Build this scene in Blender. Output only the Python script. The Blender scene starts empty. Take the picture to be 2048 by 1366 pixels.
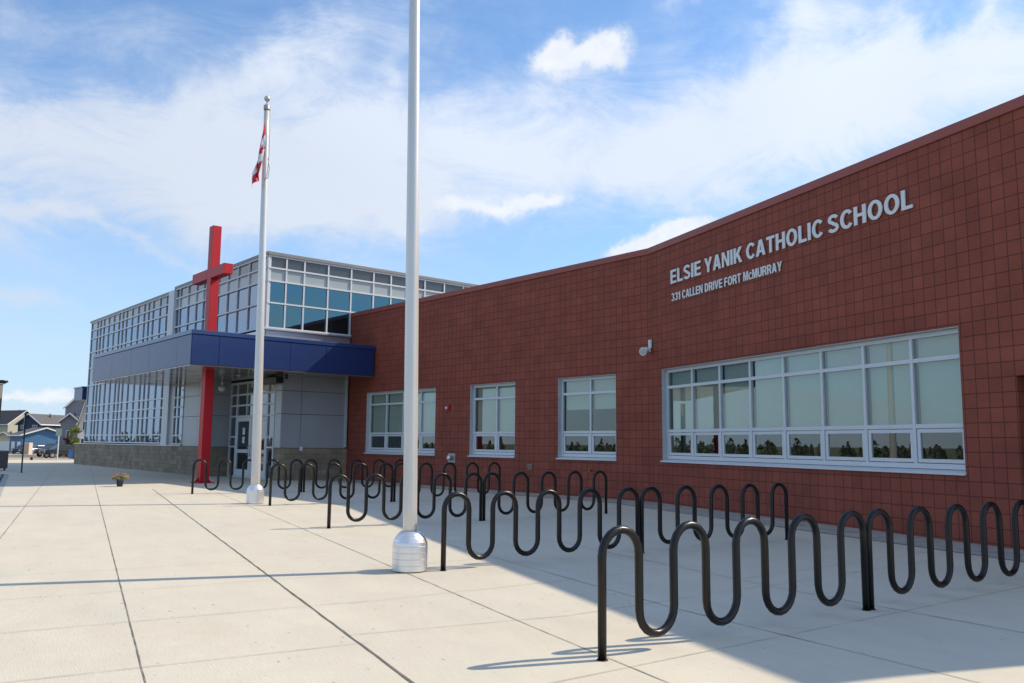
import bpy, bmesh, math, random
from mathutils import Vector, Matrix
random.seed(7)
S = bpy.context.scene
COL = S.collection
PI = math.pi
def R(d): return math.radians(d)

# ---------------------------------------------------------------- camera
EYE = 1.45
PITCH, ROLL, FPX = R(6.8516), R(0.5367), 1700.0
cam = bpy.data.cameras.new('camera'); co = bpy.data.objects.new('camera', cam); COL.objects.link(co)
cam.sensor_width = 36.0; cam.lens = FPX / 2048 * 36; cam.clip_end = 8000; cam.clip_start = 0.05
co.matrix_world = Matrix.Translation((0, 0, EYE)) @ Matrix.Rotation(PI/2 + PITCH, 4, 'X') @ Matrix.Rotation(ROLL, 4, 'Z')
S.camera = co

# ---------------------------------------------------------------- mesh helper
class MB:
    def __init__(s): s.v = []; s.f = []; s.m = []; s.sm = []
    def face(s, pts, mi=0, sm=False):
        i = len(s.v); s.v += [tuple(p) for p in pts]; s.f.append(tuple(range(i, i+len(pts)))); s.m.append(mi); s.sm.append(sm)
    def box(s, x0, x1, y0, y1, z0, z1, mi=0, T=None):
        i = len(s.v)
        P = [(x, y, z) for z in (z0, z1) for y in (y0, y1) for x in (x0, x1)]
        if T is not None: P = [tuple(T @ Vector(p)) for p in P]
        s.v += P
        for q in ((0,2,3,1), (4,5,7,6), (0,1,5,4), (2,6,7,3), (0,4,6,2), (1,3,7,5)):
            s.f.append(tuple(i+k for k in q)); s.m.append(mi); s.sm.append(False)
    def prism(s, poly, h0, h1, axis='z', mi=0, T=None):
        n = len(poly); i = len(s.v)
        def mk(p, h):
            if axis == 'z': q = (p[0], p[1], h)
            elif axis == 'y': q = (p[0], h, p[1])
            else: q = (h, p[0], p[1])
            return tuple(T @ Vector(q)) if T is not None else q
        s.v += [mk(p, h0) for p in poly] + [mk(p, h1) for p in poly]
        s.f.append(tuple(i+k for k in range(n))[::-1]); s.m.append(mi); s.sm.append(False)
        s.f.append(tuple(i+n+k for k in range(n))); s.m.append(mi); s.sm.append(False)
        for k in range(n):
            s.f.append((i+k, i+(k+1) % n, i+n+(k+1) % n, i+n+k)); s.m.append(mi); s.sm.append(False)
    def tube(s, pts, r, n=12, mi=0, cap=True):
        pts = [Vector(p) for p in pts]; base = len(s.v); prev = None
        for k, p in enumerate(pts):
            t = (pts[min(k+1, len(pts)-1)] - pts[max(k-1, 0)]).normalized()
            if prev is None:
                a = Vector((0, 0, 1)) if abs(t.z) < .9 else Vector((1, 0, 0))
                u = t.cross(a).normalized()
            else: u = (prev - t*prev.dot(t)).normalized()
            prev = u; w = t.cross(u)
            rr = r[k] if isinstance(r, (list, tuple)) else r
            for j in range(n):
                a = 2*PI*j/n; s.v.append(tuple(p + (u*math.cos(a) + w*math.sin(a))*rr))
        for k in range(len(pts)-1):
            for j in range(n):
                a = base+k*n+j; b = base+k*n+(j+1) % n
                s.f.append((a, b, b+n, a+n)); s.m.append(mi); s.sm.append(True)
        if cap:
            s.f.append(tuple(base+j for j in range(n))[::-1]); s.m.append(mi); s.sm.append(False)
            e = base+(len(pts)-1)*n
            s.f.append(tuple(e+j for j in range(n))); s.m.append(mi); s.sm.append(False)
    def lathe(s, prof, n=32, c=(0, 0, 0), mi=0, sm=True, T=None):
        base = len(s.v)
        for r, z in prof:
            for j in range(n):
                a = 2*PI*j/n; p = Vector((c[0]+r*math.cos(a), c[1]+r*math.sin(a), c[2]+z))
                s.v.append(tuple(T @ p) if T is not None else tuple(p))
        for k in range(len(prof)-1):
            for j in range(n):
                a = base+k*n+j; b = base+k*n+(j+1) % n
                s.f.append((a, b, b+n, a+n)); s.m.append(mi); s.sm.append(sm)
        s.f.append(tuple(base+j for j in range(n))[::-1]); s.m.append(mi); s.sm.append(False)
        e = base+(len(prof)-1)*n
        s.f.append(tuple(e+j for j in range(n))); s.m.append(mi); s.sm.append(False)
    def build(s, name, mats, parent=None, fix=True, bevel=0):
        me = bpy.data.meshes.new(name); me.from_pydata(s.v, [], s.f)
        if not isinstance(mats, (list, tuple)): mats = [mats]
        for m in mats: me.materials.append(m)
        me.polygons.foreach_set('material_index', s.m); me.polygons.foreach_set('use_smooth', s.sm)
        if fix:
            bm = bmesh.new(); bm.from_mesh(me)
            bmesh.ops.recalc_face_normals(bm, faces=bm.faces); bm.to_mesh(me); bm.free()
        me.update()
        o = bpy.data.objects.new(name, me); COL.objects.link(o)
        if parent is not None: o.parent = parent
        if bevel:
            b = o.modifiers.new('bevel', 'BEVEL'); b.width = bevel; b.segments = 2; b.limit_method = 'ANGLE'; b.angle_limit = R(40)
        return o
def tag(o, label=None, cat=None, group=None, kind=None):
    if label: o['label'] = label
    if cat: o['category'] = cat
    if group: o['group'] = group
    if kind: o['kind'] = kind
    return o
def thing(name, label, cat, loc=(0, 0, 0), rz=0, group=None):
    o = bpy.data.objects.new(name, None); COL.objects.link(o); o.location = loc; o.rotation_euler = (0, 0, rz)
    o.empty_display_size = .2
    return tag(o, label, cat, group)
def kids(o): return list(o.children)
def copy_tree(o, parent=None):
    c = o.copy(); COL.objects.link(c); c.parent = parent
    for ch in kids(o): copy_tree(ch, c)
    return c

# ---------------------------------------------------------------- materials
def newmat(name):
    m = bpy.data.materials.new(name); m.use_nodes = True
    nt = m.node_tree; b = nt.nodes['Principled BSDF']; return m, nt, b
def mat(name, c, rough=.6, metal=0, noise=0, nscale=8, bump=0, bscale=60, coat=0, spec=.5, coords='Object', stretch=(1, 1, 1), emit=0):
    m, nt, b = newmat(name)
    b.inputs['Roughness'].default_value = rough; b.inputs['Metallic'].default_value = metal
    b.inputs['Coat Weight'].default_value = coat; b.inputs['Coat Roughness'].default_value = .08
    b.inputs['Specular IOR Level'].default_value = spec
    b.inputs['Base Color'].default_value = (*c, 1)
    if noise or bump:
        tc = nt.nodes.new('ShaderNodeTexCoord'); mp = nt.nodes.new('ShaderNodeMapping'); mp.inputs['Scale'].default_value = stretch
        nt.links.new(tc.outputs[coords], mp.inputs[0])
    if noise:
        n = nt.nodes.new('ShaderNodeTexNoise'); n.inputs['Scale'].default_value = nscale; n.inputs['Detail'].default_value = 6; n.inputs['Roughness'].default_value = .6
        nt.links.new(mp.outputs[0], n.inputs['Vector'])
        r = nt.nodes.new('ShaderNodeMapRange'); r.inputs[1].default_value = .3; r.inputs[2].default_value = .7
        r.inputs[3].default_value = 1-noise; r.inputs[4].default_value = 1+noise
        nt.links.new(n.outputs[0], r.inputs[0])
        mx = nt.nodes.new('ShaderNodeVectorMath'); mx.operation = 'SCALE'; mx.inputs[0].default_value = c
        nt.links.new(r.outputs[0], mx.inputs['Scale']); nt.links.new(mx.outputs[0], b.inputs['Base Color'])
    if bump:
        n2 = nt.nodes.new('ShaderNodeTexNoise'); n2.inputs['Scale'].default_value = bscale; n2.inputs['Detail'].default_value = 4
        nt.links.new(mp.outputs[0], n2.inputs['Vector'])
        bp = nt.nodes.new('ShaderNodeBump'); bp.inputs['Strength'].default_value = bump; bp.inputs['Distance'].default_value = .01
        nt.links.new(n2.outputs[0], bp.inputs['Height']); nt.links.new(bp.outputs[0], b.inputs['Normal'])
    if emit:
        b.inputs['Emission Color'].default_value = (*c, 1); b.inputs['Emission Strength'].default_value = emit
    return m

def block_mat(name, c1, c2, mortar, bw, rh, ms, offs, zphase, xphase=0, rough=.85, var=.12, alt=True, spec=.25):
    """masonry in the wall's own plane: x along the wall, z up"""
    m, nt, b = newmat(name); L = nt.links; N = nt.nodes.new
    tc = N('ShaderNodeTexCoord'); sp = N('ShaderNodeSeparateXYZ'); L.new(tc.outputs['Object'], sp.inputs[0])
    # side walls run along y: use x+y so that both directions get joints
    ad = N('ShaderNodeMath'); ad.operation = 'ADD'; L.new(sp.outputs[0], ad.inputs[0]); L.new(sp.outputs[1], ad.inputs[1])
    ax = N('ShaderNodeMath'); ax.operation = 'ADD'; ax.inputs[1].default_value = 400*bw+xphase; L.new(ad.outputs[0], ax.inputs[0])
    az = N('ShaderNodeMath'); az.operation = 'ADD'; az.inputs[1].default_value = 40*rh-zphase; L.new(sp.outputs[2], az.inputs[0])
    cb = N('ShaderNodeCombineXYZ'); L.new(ax.outputs[0], cb.inputs[0]); L.new(az.outputs[0], cb.inputs[1])
    br = N('ShaderNodeTexBrick'); br.offset = offs; br.squash = 1
    br.inputs['Color1'].default_value = (*c1, 1); br.inputs['Color2'].default_value = (*c2, 1); br.inputs['Mortar'].default_value = (*mortar, 1)
    br.inputs['Scale'].default_value = 1; br.inputs['Mortar Size'].default_value = ms; br.inputs['Mortar Smooth'].default_value = .25
    br.inputs['Brick Width'].default_value = bw; br.inputs['Row Height'].default_value = rh; br.inputs['Bias'].default_value = 0
    L.new(cb.outputs[0], br.inputs['Vector'])
    n = N('ShaderNodeTexNoise'); n.inputs['Scale'].default_value = 1.3; n.inputs['Detail'].default_value = 7; n.inputs['Roughness'].default_value = .62
    L.new(tc.outputs['Object'], n.inputs['Vector'])
    r = N('ShaderNodeMapRange'); r.inputs[1].default_value = .3; r.inputs[2].default_value = .7; r.inputs[3].default_value = 1-var; r.inputs[4].default_value = 1+var
    L.new(n.outputs[0], r.inputs[0])
    n3 = N('ShaderNodeTexNoise'); n3.inputs['Scale'].default_value = 45; n3.inputs['Detail'].default_value = 5
    L.new(tc.outputs['Object'], n3.inputs['Vector'])
    r3 = N('ShaderNodeMapRange'); r3.inputs[1].default_value = .25; r3.inputs[2].default_value = .75; r3.inputs[3].default_value = .82; r3.inputs[4].default_value = 1.18
    L.new(n3.outputs[0], r3.inputs[0])
    mu = N('ShaderNodeMath'); mu.operation = 'MULTIPLY'; L.new(r.outputs[0], mu.inputs[0]); L.new(r3.outputs[0], mu.inputs[1])
    last = mu.outputs[0]
    if alt:   # every second vertical joint is the scored one inside a block: a little lighter
        pp = N('ShaderNodeMath'); pp.operation = 'PINGPONG'; pp.inputs[1].default_value = bw; L.new(ax.outputs[0], pp.inputs[0])
    vm = N('ShaderNodeVectorMath'); vm.operation = 'SCALE'; L.new(br.outputs['Color'], vm.inputs[0]); L.new(last, vm.inputs['Scale'])
    L.new(vm.outputs[0], b.inputs['Base Color'])
    h = N('ShaderNodeMath'); h.operation = 'MULTIPLY_ADD'; h.inputs[1].default_value = -1.0; L.new(br.outputs['Fac'], h.inputs[0])
    h2 = N('ShaderNodeMath'); h2.operation = 'MULTIPLY'; h2.inputs[1].default_value = .25; L.new(n3.outputs[0], h2.inputs[0]); L.new(h2.outputs[0], h.inputs[2])
    bp = N('ShaderNodeBump'); bp.inputs['Strength'].default_value = .5; bp.inputs['Distance'].default_value = .008
    L.new(h.outputs[0], bp.inputs['Height']); L.new(bp.outputs[0], b.inputs['Normal'])
    b.inputs['Roughness'].default_value = rough; b.inputs['Specular IOR Level'].default_value = spec
    return m

def glass(name, base=.12, refl=(.9, .95, 1), tint=(.45, .55, .55), power=4.0, top=.95, rough=0.0, wav=.012):
    """coated window glass: see-through with a mirror layer that grows towards grazing angles"""
    m, nt, b = newmat(name); nt.nodes.remove(b); L = nt.links; N = nt.nodes.new
    out = nt.nodes['Material Output']
    lw = N('ShaderNodeLayerWeight'); lw.inputs['Blend'].default_value = .5
    pw = N('ShaderNodeMath'); pw.operation = 'POWER'; pw.inputs[1].default_value = power; L.new(lw.outputs['Facing'], pw.inputs[0])
    mr = N('ShaderNodeMapRange'); mr.inputs[3].default_value = base; mr.inputs[4].default_value = top; L.new(pw.outputs[0], mr.inputs[0])
    gl = N('ShaderNodeBsdfGlossy'); gl.inputs['Color'].default_value = (*refl, 1); gl.inputs['Roughness'].default_value = rough
    tr = N('ShaderNodeBsdfTransparent'); tr.inputs['Color'].default_value = (*tint, 1)
    if wav:
        tc = N('ShaderNodeTexCoord'); n = N('ShaderNodeTexNoise'); n.inputs['Scale'].default_value = .9; n.inputs['Detail'].default_value = 1
        L.new(tc.outputs['Object'], n.inputs['Vector'])
        bp = N('ShaderNodeBump'); bp.inputs['Strength'].default_value = 1; bp.inputs['Distance'].default_value = wav
        L.new(n.outputs[0], bp.inputs['Height']); L.new(bp.outputs[0], gl.inputs['Normal'])
    mx = N('ShaderNodeMixShader'); L.new(mr.outputs[0], mx.inputs[0]); L.new(tr.outputs[0], mx.inputs[1]); L.new(gl.outputs[0], mx.inputs[2])
    L.new(mx.outputs[0], out.inputs['Surface'])
    return m

M = {}
M['red_block'] = block_mat('red_block', (.300, .079, .051), (.258, .068, .044), (.115, .032, .023), .2215, .223, .0080, 0, 3.391, xphase=.06, rough=.75, spec=.28, var=.17)
M['red_block_far'] = block_mat('red_block_long', (.300, .079, .051), (.258, .068, .044), (.115, .032, .023), .2215, .223, .0080, 0, 3.391, xphase=.0, rough=.75, spec=.28, var=.17)
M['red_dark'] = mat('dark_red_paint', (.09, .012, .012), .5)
M['coping_red'] = mat('red_metal_coping', (.31, .068, .048), .42, noise=.05, nscale=2)
M['grey_block'] = block_mat('grey_block', (.34, .275, .20), (.23, .19, .14), (.18, .15, .115), .44, .2, .008, .5, 1.2, var=.16)
M['alu'] = mat('white_aluminium_frame', (.66, .68, .70), .38, noise=.03, nscale=3)
M['alu_dim'] = mat('grey_aluminium', (.50, .53, .55), .4, noise=.04, nscale=3)
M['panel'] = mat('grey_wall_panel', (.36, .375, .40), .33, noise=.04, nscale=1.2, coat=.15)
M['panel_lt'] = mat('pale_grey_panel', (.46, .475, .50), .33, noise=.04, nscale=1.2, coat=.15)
M['blue'] = mat('blue_metal_panel', (.013, .040, .150), .36, metal=.15, noise=.05, nscale=1.5, coat=.22)
M['blue_cap'] = mat('blue_metal_cap', (.016, .055, .19), .35, metal=.25, noise=.04, nscale=1.5, coat=.5)
M['gap'] = mat('dark_gap', (.02, .02, .025), .8)
M['soffit'] = mat('polished_soffit_panel', (.27, .25, .215), .16, metal=.55, noise=.05, nscale=1, coat=.5)
M['cope_grey'] = mat('grey_metal_coping', (.24, .235, .225), .45, noise=.05, nscale=2)
M['flash'] = mat('brushed_flashing', (.52, .54, .57), .3, metal=.7, noise=.06, nscale=2)
M['roof'] = mat('grey_roof_membrane', (.25, .25, .25), .9, noise=.1)
M['interior'] = mat('interior_plaster', (.16, .165, .16), .9)
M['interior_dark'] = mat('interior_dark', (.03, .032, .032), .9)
M['blind'] = mat('roller_blind_fabric', (.56, .555, .455), .85, noise=.03, nscale=4)
M['spandrel_dk'] = mat('dark_spandrel', (.045, .055, .066), .25, coat=.8)
M['spandrel_lt'] = mat('pale_spandrel', (.36, .40, .40), .3, noise=.03, nscale=2, coat=.6)
M['glass'] = glass('window_glass', base=.13, refl=(.82, .92, .93), tint=(.74, .84, .82), power=2.6, top=.9, wav=.0)
M['glass_teal'] = glass('teal_reflective_glass', base=.34, refl=(.25, .52, .64), tint=(.30, .44, .48), power=3, top=.95, wav=.004)
M['glass_blue'] = glass('reflective_glass', base=.42, refl=(.47, .57, .71), tint=(.22, .30, .34), power=2.2, top=.97, wav=.004)
M['glass_door'] = glass('door_glass', base=.12, refl=(.8, .9, 1), tint=(.5, .55, .55), power=3, top=.9, wav=0)
M['rack'] = mat('black_powder_coat', (.0065, .0052, .0045), .34, noise=.12, nscale=9, coat=0, spec=.42)
M['pole'] = mat('satin_aluminium_pole', (.72, .69, .65), .36, metal=.45, noise=.04, nscale=5, stretch=(1, 1, .25), bump=.05, bscale=90)
M['spun'] = mat('spun_aluminium', (.80, .80, .81), .36, metal=.8, noise=.05, nscale=22, stretch=(.1, .1, 3))
M['ball'] = mat('painted_ball', (.62, .62, .56), .3, metal=.3)
M['cross'] = mat('red_gloss_paint', (.50, .009, .016), .46, noise=.05, nscale=2, coat=.05, spec=.4)
M['white'] = mat('white_plastic', (.72, .74, .74), .4)
M['letter'] = mat('silver_letter', (.76, .78, .78), .42, metal=.0)
M['steel'] = mat('galvanised_steel', (.42, .42, .40), .42, metal=.6, noise=.1, nscale=20)
M['alarm'] = mat('red_alarm_plastic', (.45, .015, .015), .35)
M['brass'] = mat('brass', (.50, .30, .10), .35, metal=.8)
M['black'] = mat('black_plastic', (.012, .012, .014), .4)
M['paper'] = mat('paper_notice', (.75, .77, .78), .8)
M['pot'] = mat('navy_pot', (.030, .034, .075), .5)
M['soil'] = mat('soil', (.05, .035, .025), .95)
M['leaf'] = mat('flower_leaf', (.12, .19, .05), .6, noise=.3, nscale=20)
M['pet_a'] = mat('pink_petal', (.55, .13, .22), .6)
M['pet_b'] = mat('cream_petal', (.72, .60, .28), .6)
M['pet_c'] = mat('coral_petal', (.60, .20, .12), .6)
M['flag_red'] = mat('flag_red_nylon', (.60, .018, .03), .6)
M['flag_white'] = mat('flag_white_nylon', (.80, .80, .82), .6)
M['rope'] = mat('white_rope', (.6, .6, .58), .8)
M['asphalt'] = mat('asphalt', (.045, .045, .048), .9, noise=.15, nscale=3, bump=.3, bscale=80)
M['kerb'] = mat('kerb_concrete', (.40, .39, .36), .85, noise=.1, nscale=4)
M['lot'] = mat('sandy_paving', (.46, .37, .27), .95, noise=.16, nscale=.5)
M['grass'] = mat('grass', (.10, .17, .03), .95, noise=.3, nscale=1.5)
M['earth'] = mat('dry_grass_ground', (.15, .16, .075), .95, noise=.25, nscale=.08)
M['tyre'] = mat('tyre_rubber', (.015, .015, .015), .8)
M['rim'] = mat('alloy_rim', (.4, .4, .42), .3, metal=.8)
M['cglass'] = mat('car_glass', (.03, .045, .06), .06, coat=.6)
M['lamp'] = mat('headlamp', (.7, .7, .66), .15, coat=.5)
M['silver'] = mat('silver_car_paint', (.58, .60, .63), .28, metal=.4, coat=.6)
M['navy'] = mat('dark_truck_paint', (.035, .045, .07), .25, metal=.3, coat=.7)
M['blackp'] = mat('black_truck_paint', (.012, .012, .018), .25, metal=.2, coat=.7)
M['bin_blue'] = mat('blue_bin_plastic', (.05, .20, .50), .5)
M['wood'] = mat('weathered_fence_wood', (.30, .24, .19), .9, noise=.2, nscale=3)
M['wood_lt'] = mat('fresh_fence_wood', (.52, .38, .24), .85, noise=.15, nscale=3)
M['shingle'] = mat('grey_shingles', (.115, .112, .115), .9, noise=.2, nscale=4)
M['shingle_dk'] = mat('dark_shingles', (.05, .047, .055), .9, noise=.2, nscale=4)
def siding(name, c): 
    m = mat(name, c, .75, noise=.06, nscale=1.0)
    nt = m.node_tree; b = nt.nodes['Principled BSDF']; tc = nt.nodes.new('ShaderNodeTexCoord'); w = nt.nodes.new('ShaderNodeTexWave')
    w.bands_direction = 'Z'; w.wave_profile = 'SAW'; w.inputs['Scale'].default_value = 1.6
    nt.links.new(tc.outputs['Object'], w.inputs['Vector']); bp = nt.nodes.new('ShaderNodeBump'); bp.inputs['Strength'].default_value = .5; bp.inputs['Distance'].default_value = .02
    nt.links.new(w.outputs[0], bp.inputs['Height']); nt.links.new(bp.outputs[0], b.inputs['Normal']); return m
M['sid_navy'] = siding('navy_siding', (.035, .055, .10))
M['sid_blue'] = siding('blue_siding', (.06, .16, .31))
M['sid_beige'] = siding('beige_siding', (.50, .47, .38))
M['sid_grey'] = siding('grey_siding', (.22, .24, .28))
M['sid_pale'] = siding('pale_siding', (.58, .56, .54))
M['sid_lt'] = siding('cream_siding', (.62, .54, .42))
M['trim'] = mat('white_trim', (.78, .77, .76), .6)
M['bark'] = mat('bark', (.10, .075, .055), .95, noise=.2)
M['fol_a'] = mat('yellow_green_foliage', (.17, .20, .035), .75, noise=.35, nscale=1.2)
M['fol_b'] = mat('hazy_green_foliage', (.11, .12, .08), .75, noise=.35, nscale=.4)  # distant wood only: green greyed and lightened, distance haze put into the colour
M['fol_red'] = mat('dark_red_foliage', (.13, .025, .03), .75, noise=.3, nscale=1)
M['slat'] = mat('brown_grey_slats', (.14, .125, .115), .7, noise=.15, nscale=6, stretch=(1, 1, .2))

def concrete():
    m, nt, b = newmat('broomed_concrete'); L = nt.links; N = nt.nodes.new
    tc = N('ShaderNodeTexCoord')
    mp = N('ShaderNodeMapping'); mp.inputs['Rotation'].default_value = (0, 0, R(-30)); L.new(tc.outputs['Object'], mp.inputs[0])
    def noise(scale, det, vec, ro=.6, st=None):
        v = vec
        if st:
            q = N('ShaderNodeMapping'); q.inputs['Scale'].default_value = st; L.new(vec, q.inputs[0]); v = q.outputs[0]
        n = N('ShaderNodeTexNoise'); n.inputs['Scale'].default_value = scale; n.inputs['Detail'].default_value = det; n.inputs['Roughness'].default_value = ro
        L.new(v, n.inputs['Vector']); return n.outputs[0]
    def rng(o, a, b_, c, d, clamp=True):
        r = N('ShaderNodeMapRange'); r.inputs[1].default_value = a; r.inputs[2].default_value = b_; r.inputs[3].default_value = c; r.inputs[4].default_value = d; r.clamp = clamp
        L.new(o, r.inputs[0]); return r.outputs[0]
    def mul(a, b_):
        x = N('ShaderNodeMath'); x.operation = 'MULTIPLY'; L.new(a, x.inputs[0]); L.new(b_, x.inputs[1]); return x.outputs[0]
    def mixc(f, a, b_):
        x = N('ShaderNodeMix'); x.data_type = 'RGBA'; L.new(f, x.inputs[0])
        for s_, k in ((a, 6), (b_, 7)):
            if isinstance(s_, tuple): x.inputs[k].default_value = (*s_, 1)
            else: L.new(s_, x.inputs[k])
        return x.outputs[2]
    O = mp.outputs[0]
    big = noise(.35, 4, O); mid = noise(2.2, 6, O, .65, (1, .35, 1)); fine = noise(70, 3, O); broom = noise(26, 2, O, .5, (5, .25, 1))
    c = mixc(rng(big, .35, .65, 0, 1), (.655, .60, .48), (.61, .565, .465))
    c = mixc(rng(noise(.8, 5, O, .6), .52, .72, 0, .32), c, (.60, .49, .37))
    c = mixc(rng(noise(.55, 6, O, .7, (1, 2.2, 1)), .55, .75, 0, .35), c, (.54, .53, .49))
    # rust and tan water stains
    c = mixc(rng(noise(1.5, 7, O, .72), .64, .74, 0, .6), c, (.52, .36, .22))
    # pits and dark flecks
    vo = N('ShaderNodeTexVoronoi'); vo.inputs['Scale'].default_value = 13; q = N('ShaderNodeMapping'); q.inputs['Scale'].default_value = (1, .42, 1); L.new(O, q.inputs[0]); L.new(q.outputs[0], vo.inputs['Vector'])
    vo.inputs['Randomness'].default_value = 1
    pit = rng(vo.outputs['Distance'], .07, .17, 1, 0); gate = rng(noise(.7, 3, O), .46, .58, .12, .8)
    sepc = N('ShaderNodeSeparateColor'); L.new(vo.outputs['Color'], sepc.inputs[0]); keep = rng(sepc.outputs[0], .55, .62, 0, 1)
    pf = mul(mul(pit, gate), keep)
    c = mixc(pf, c, (.27, .24, .20))
    k = mul(mul(rng(mid, .3, .7, .945, 1.045), rng(fine, .3, .7, .94, 1.06)), rng(broom, .3, .7, .955, 1.045))
    vm = N('ShaderNodeVectorMath'); vm.operation = 'SCALE'; L.new(c, vm.inputs[0]); L.new(k, vm.inputs['Scale']); L.new(vm.outputs[0], b.inputs['Base Color'])
    h = N('ShaderNodeMath'); h.operation = 'ADD'; L.new(fine, h.inputs[0]); L.new(broom, h.inputs[1])
    h2 = N('ShaderNodeMath'); h2.operation = 'SUBTRACT'; L.new(h.outputs[0], h2.inputs[0]); L.new(pf, h2.inputs[1])
    bp = N('ShaderNodeBump'); bp.inputs['Strength'].default_value = .35; bp.inputs['Distance'].default_value = .004; L.new(h2.outputs[0], bp.inputs['Height']); L.new(bp.outputs[0], b.inputs['Normal'])
    b.inputs['Roughness'].default_value = .88; b.inputs['Specular IOR Level'].default_value = .3
    return m
M['concrete'] = concrete()
M['joint'] = mat('joint_filler', (.17, .15, .12), .95, noise=.4, nscale=7)
M['joint_lt'] = mat('sawn_joint', (.37, .34, .275), .95, noise=.4, nscale=5)

# ---------------------------------------------------------------- world: sky with clouds
SUN_AZ, SUN_EL = R(17), R(40.6)          # azimuth measured from +X towards +Y
w = bpy.data.worlds.new('World'); S.world = w; w.use_nodes = True
nt = w.node_tree; L = nt.links; N = nt.nodes.new
bg = nt.nodes['Background']
sky = N('ShaderNodeTexSky'); sky.sky_type = 'NISHITA'; sky.sun_disc = False; sky.sun_elevation = SUN_EL
sky.sun_rotation = PI/2 - SUN_AZ; sky.air_density = 1.0; sky.dust_density = .35; sky.ozone_density = 1.5; sky.altitude = 300
tc = N('ShaderNodeTexCoord'); sep = N('ShaderNodeSeparateXYZ'); L.new(tc.outputs['Generated'], sep.inputs[0])
def wm(op, a, b_=None, c=None):
    x = N('ShaderNodeMath'); x.operation = op
    for i, s_ in enumerate((a, b_, c)):
        if s_ is None: continue
        if isinstance(s_, (int, float)): x.inputs[i].default_value = s_
        else: L.new(s_, x.inputs[i])
    return x.outputs[0]
def wn(scale, det, ro, vec, dist=0):
    n = N('ShaderNodeTexNoise'); n.inputs['Scale'].default_value = scale; n.inputs['Detail'].default_value = det; n.inputs['Roughness'].default_value = ro
    n.inputs['Distortion'].default_value = dist; L.new(vec, n.inputs['Vector']); return n
az = wm('ARCTAN2', sep.outputs[0], sep.outputs[1]); el = wm('ARCSINE', sep.outputs[2])
cb = N('ShaderNodeCombineXYZ'); L.new(az, cb.inputs[0]); L.new(el, cb.inputs[1])
# warp
n1 = wn(3.2, 5, .6, tc.outputs['Generated']); n2 = wn(11, 5, .65, tc.outputs['Generated'])
sc1 = N('ShaderNodeSeparateColor'); L.new(n1.outputs['Color'], sc1.inputs[0]); sc2 = N('ShaderNodeSeparateColor'); L.new(n2.outputs['Color'], sc2.inputs[0])
def warp(base, ch, a1, a2):
    x = wm('MULTIPLY_ADD', wm('SUBTRACT', sc1.outputs[ch], .5), a1, base)
    return wm('MULTIPLY_ADD', wm('SUBTRACT', sc2.outputs[ch], .5), a2, x)
U = warp(az, 0, .34, .06); V = warp(el, 1, .16, .05)
U2 = warp(az, 0, .07, .055); V2 = warp(el, 1, .05, .055)
def ray(u, v):
    x = (u-1024)/FPX; y = (683-v)/FPX; c, s_ = math.cos(ROLL), math.sin(ROLL); x, y = c*x-s_*y, s_*x+c*y
    return Vector((x, math.cos(PITCH)-y*math.sin(PITCH), math.sin(PITCH)+y*math.cos(PITCH)))
def blob(u, v, ru, rv, rot, amp, vec, acc):
    d = ray(u, v).normalized(); a0 = math.atan2(d.x, d.y); e0 = math.asin(d.z)
    m_ = N('ShaderNodeMapping'); m_.vector_type = 'TEXTURE'; m_.inputs['Location'].default_value = (a0, e0, 0); m_.inputs['Rotation'].default_value = (0, 0, R(rot))
    m_.inputs['Scale'].default_value = (ru/1800/max(.3, math.cos(e0)), rv/1800, 1); L.new(vec, m_.inputs[0])
    q = N('ShaderNodeVectorMath'); q.operation = 'DOT_PRODUCT'; L.new(m_.outputs[0], q.inputs[0]); L.new(m_.outputs[0], q.inputs[1])
    g = wm('POWER', .3679, q.outputs['Value'])
    return wm('MULTIPLY', g, amp) if acc is None else wm('MULTIPLY_ADD', g, amp, acc)
cU = N('ShaderNodeCombineXYZ'); L.new(U, cU.inputs[0]); L.new(V, cU.inputs[1]); cU2 = N('ShaderNodeCombineXYZ'); L.new(U2, cU2.inputs[0]); L.new(V2, cU2.inputs[1])
wis = [(300, 330, 480, 120, -3, .80), (640, 270, 230, 150, 20, .62), (600, 95, 250, 55, 22, .42), (120, 40, 280, 55, 10, .30), (420, 175, 160, 50, 25, .30),
       (1000, 290, 380, 110, 10, .72), (1420, 300, 330, 90, 14, .70), (1750, 240, 300, 130, 10, .72), (1560, 70, 70, 120, -12, .62), (1720, 100, 70, 100, 8, .5), (1980, 120, 120, 60, 0, .45),
       (480, 440, 280, 45, 10, .42), (250, 500, 230, 16, -6, .40), (60, 640, 200, 20, 0, .45), (90, 730, 260, 40, 0, .25), (1330, 390, 230, 40, -8, .30), (800, 150, 170, 30, 60, .22), (1340, 15, 40, 30, 60, .5), (1930, 40, 50, 25, 70, .3),
       (730, 450, 26, 9, 0, .7), (780, 415, 50, 14, 0, .4), (-300, 400, 400, 200, 0, .6), (2500, 250, 450, 200, 0, .7)]
tot = None
for b_ in wis:
    tot = blob(*b_, cU.outputs[0], tot)
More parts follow.
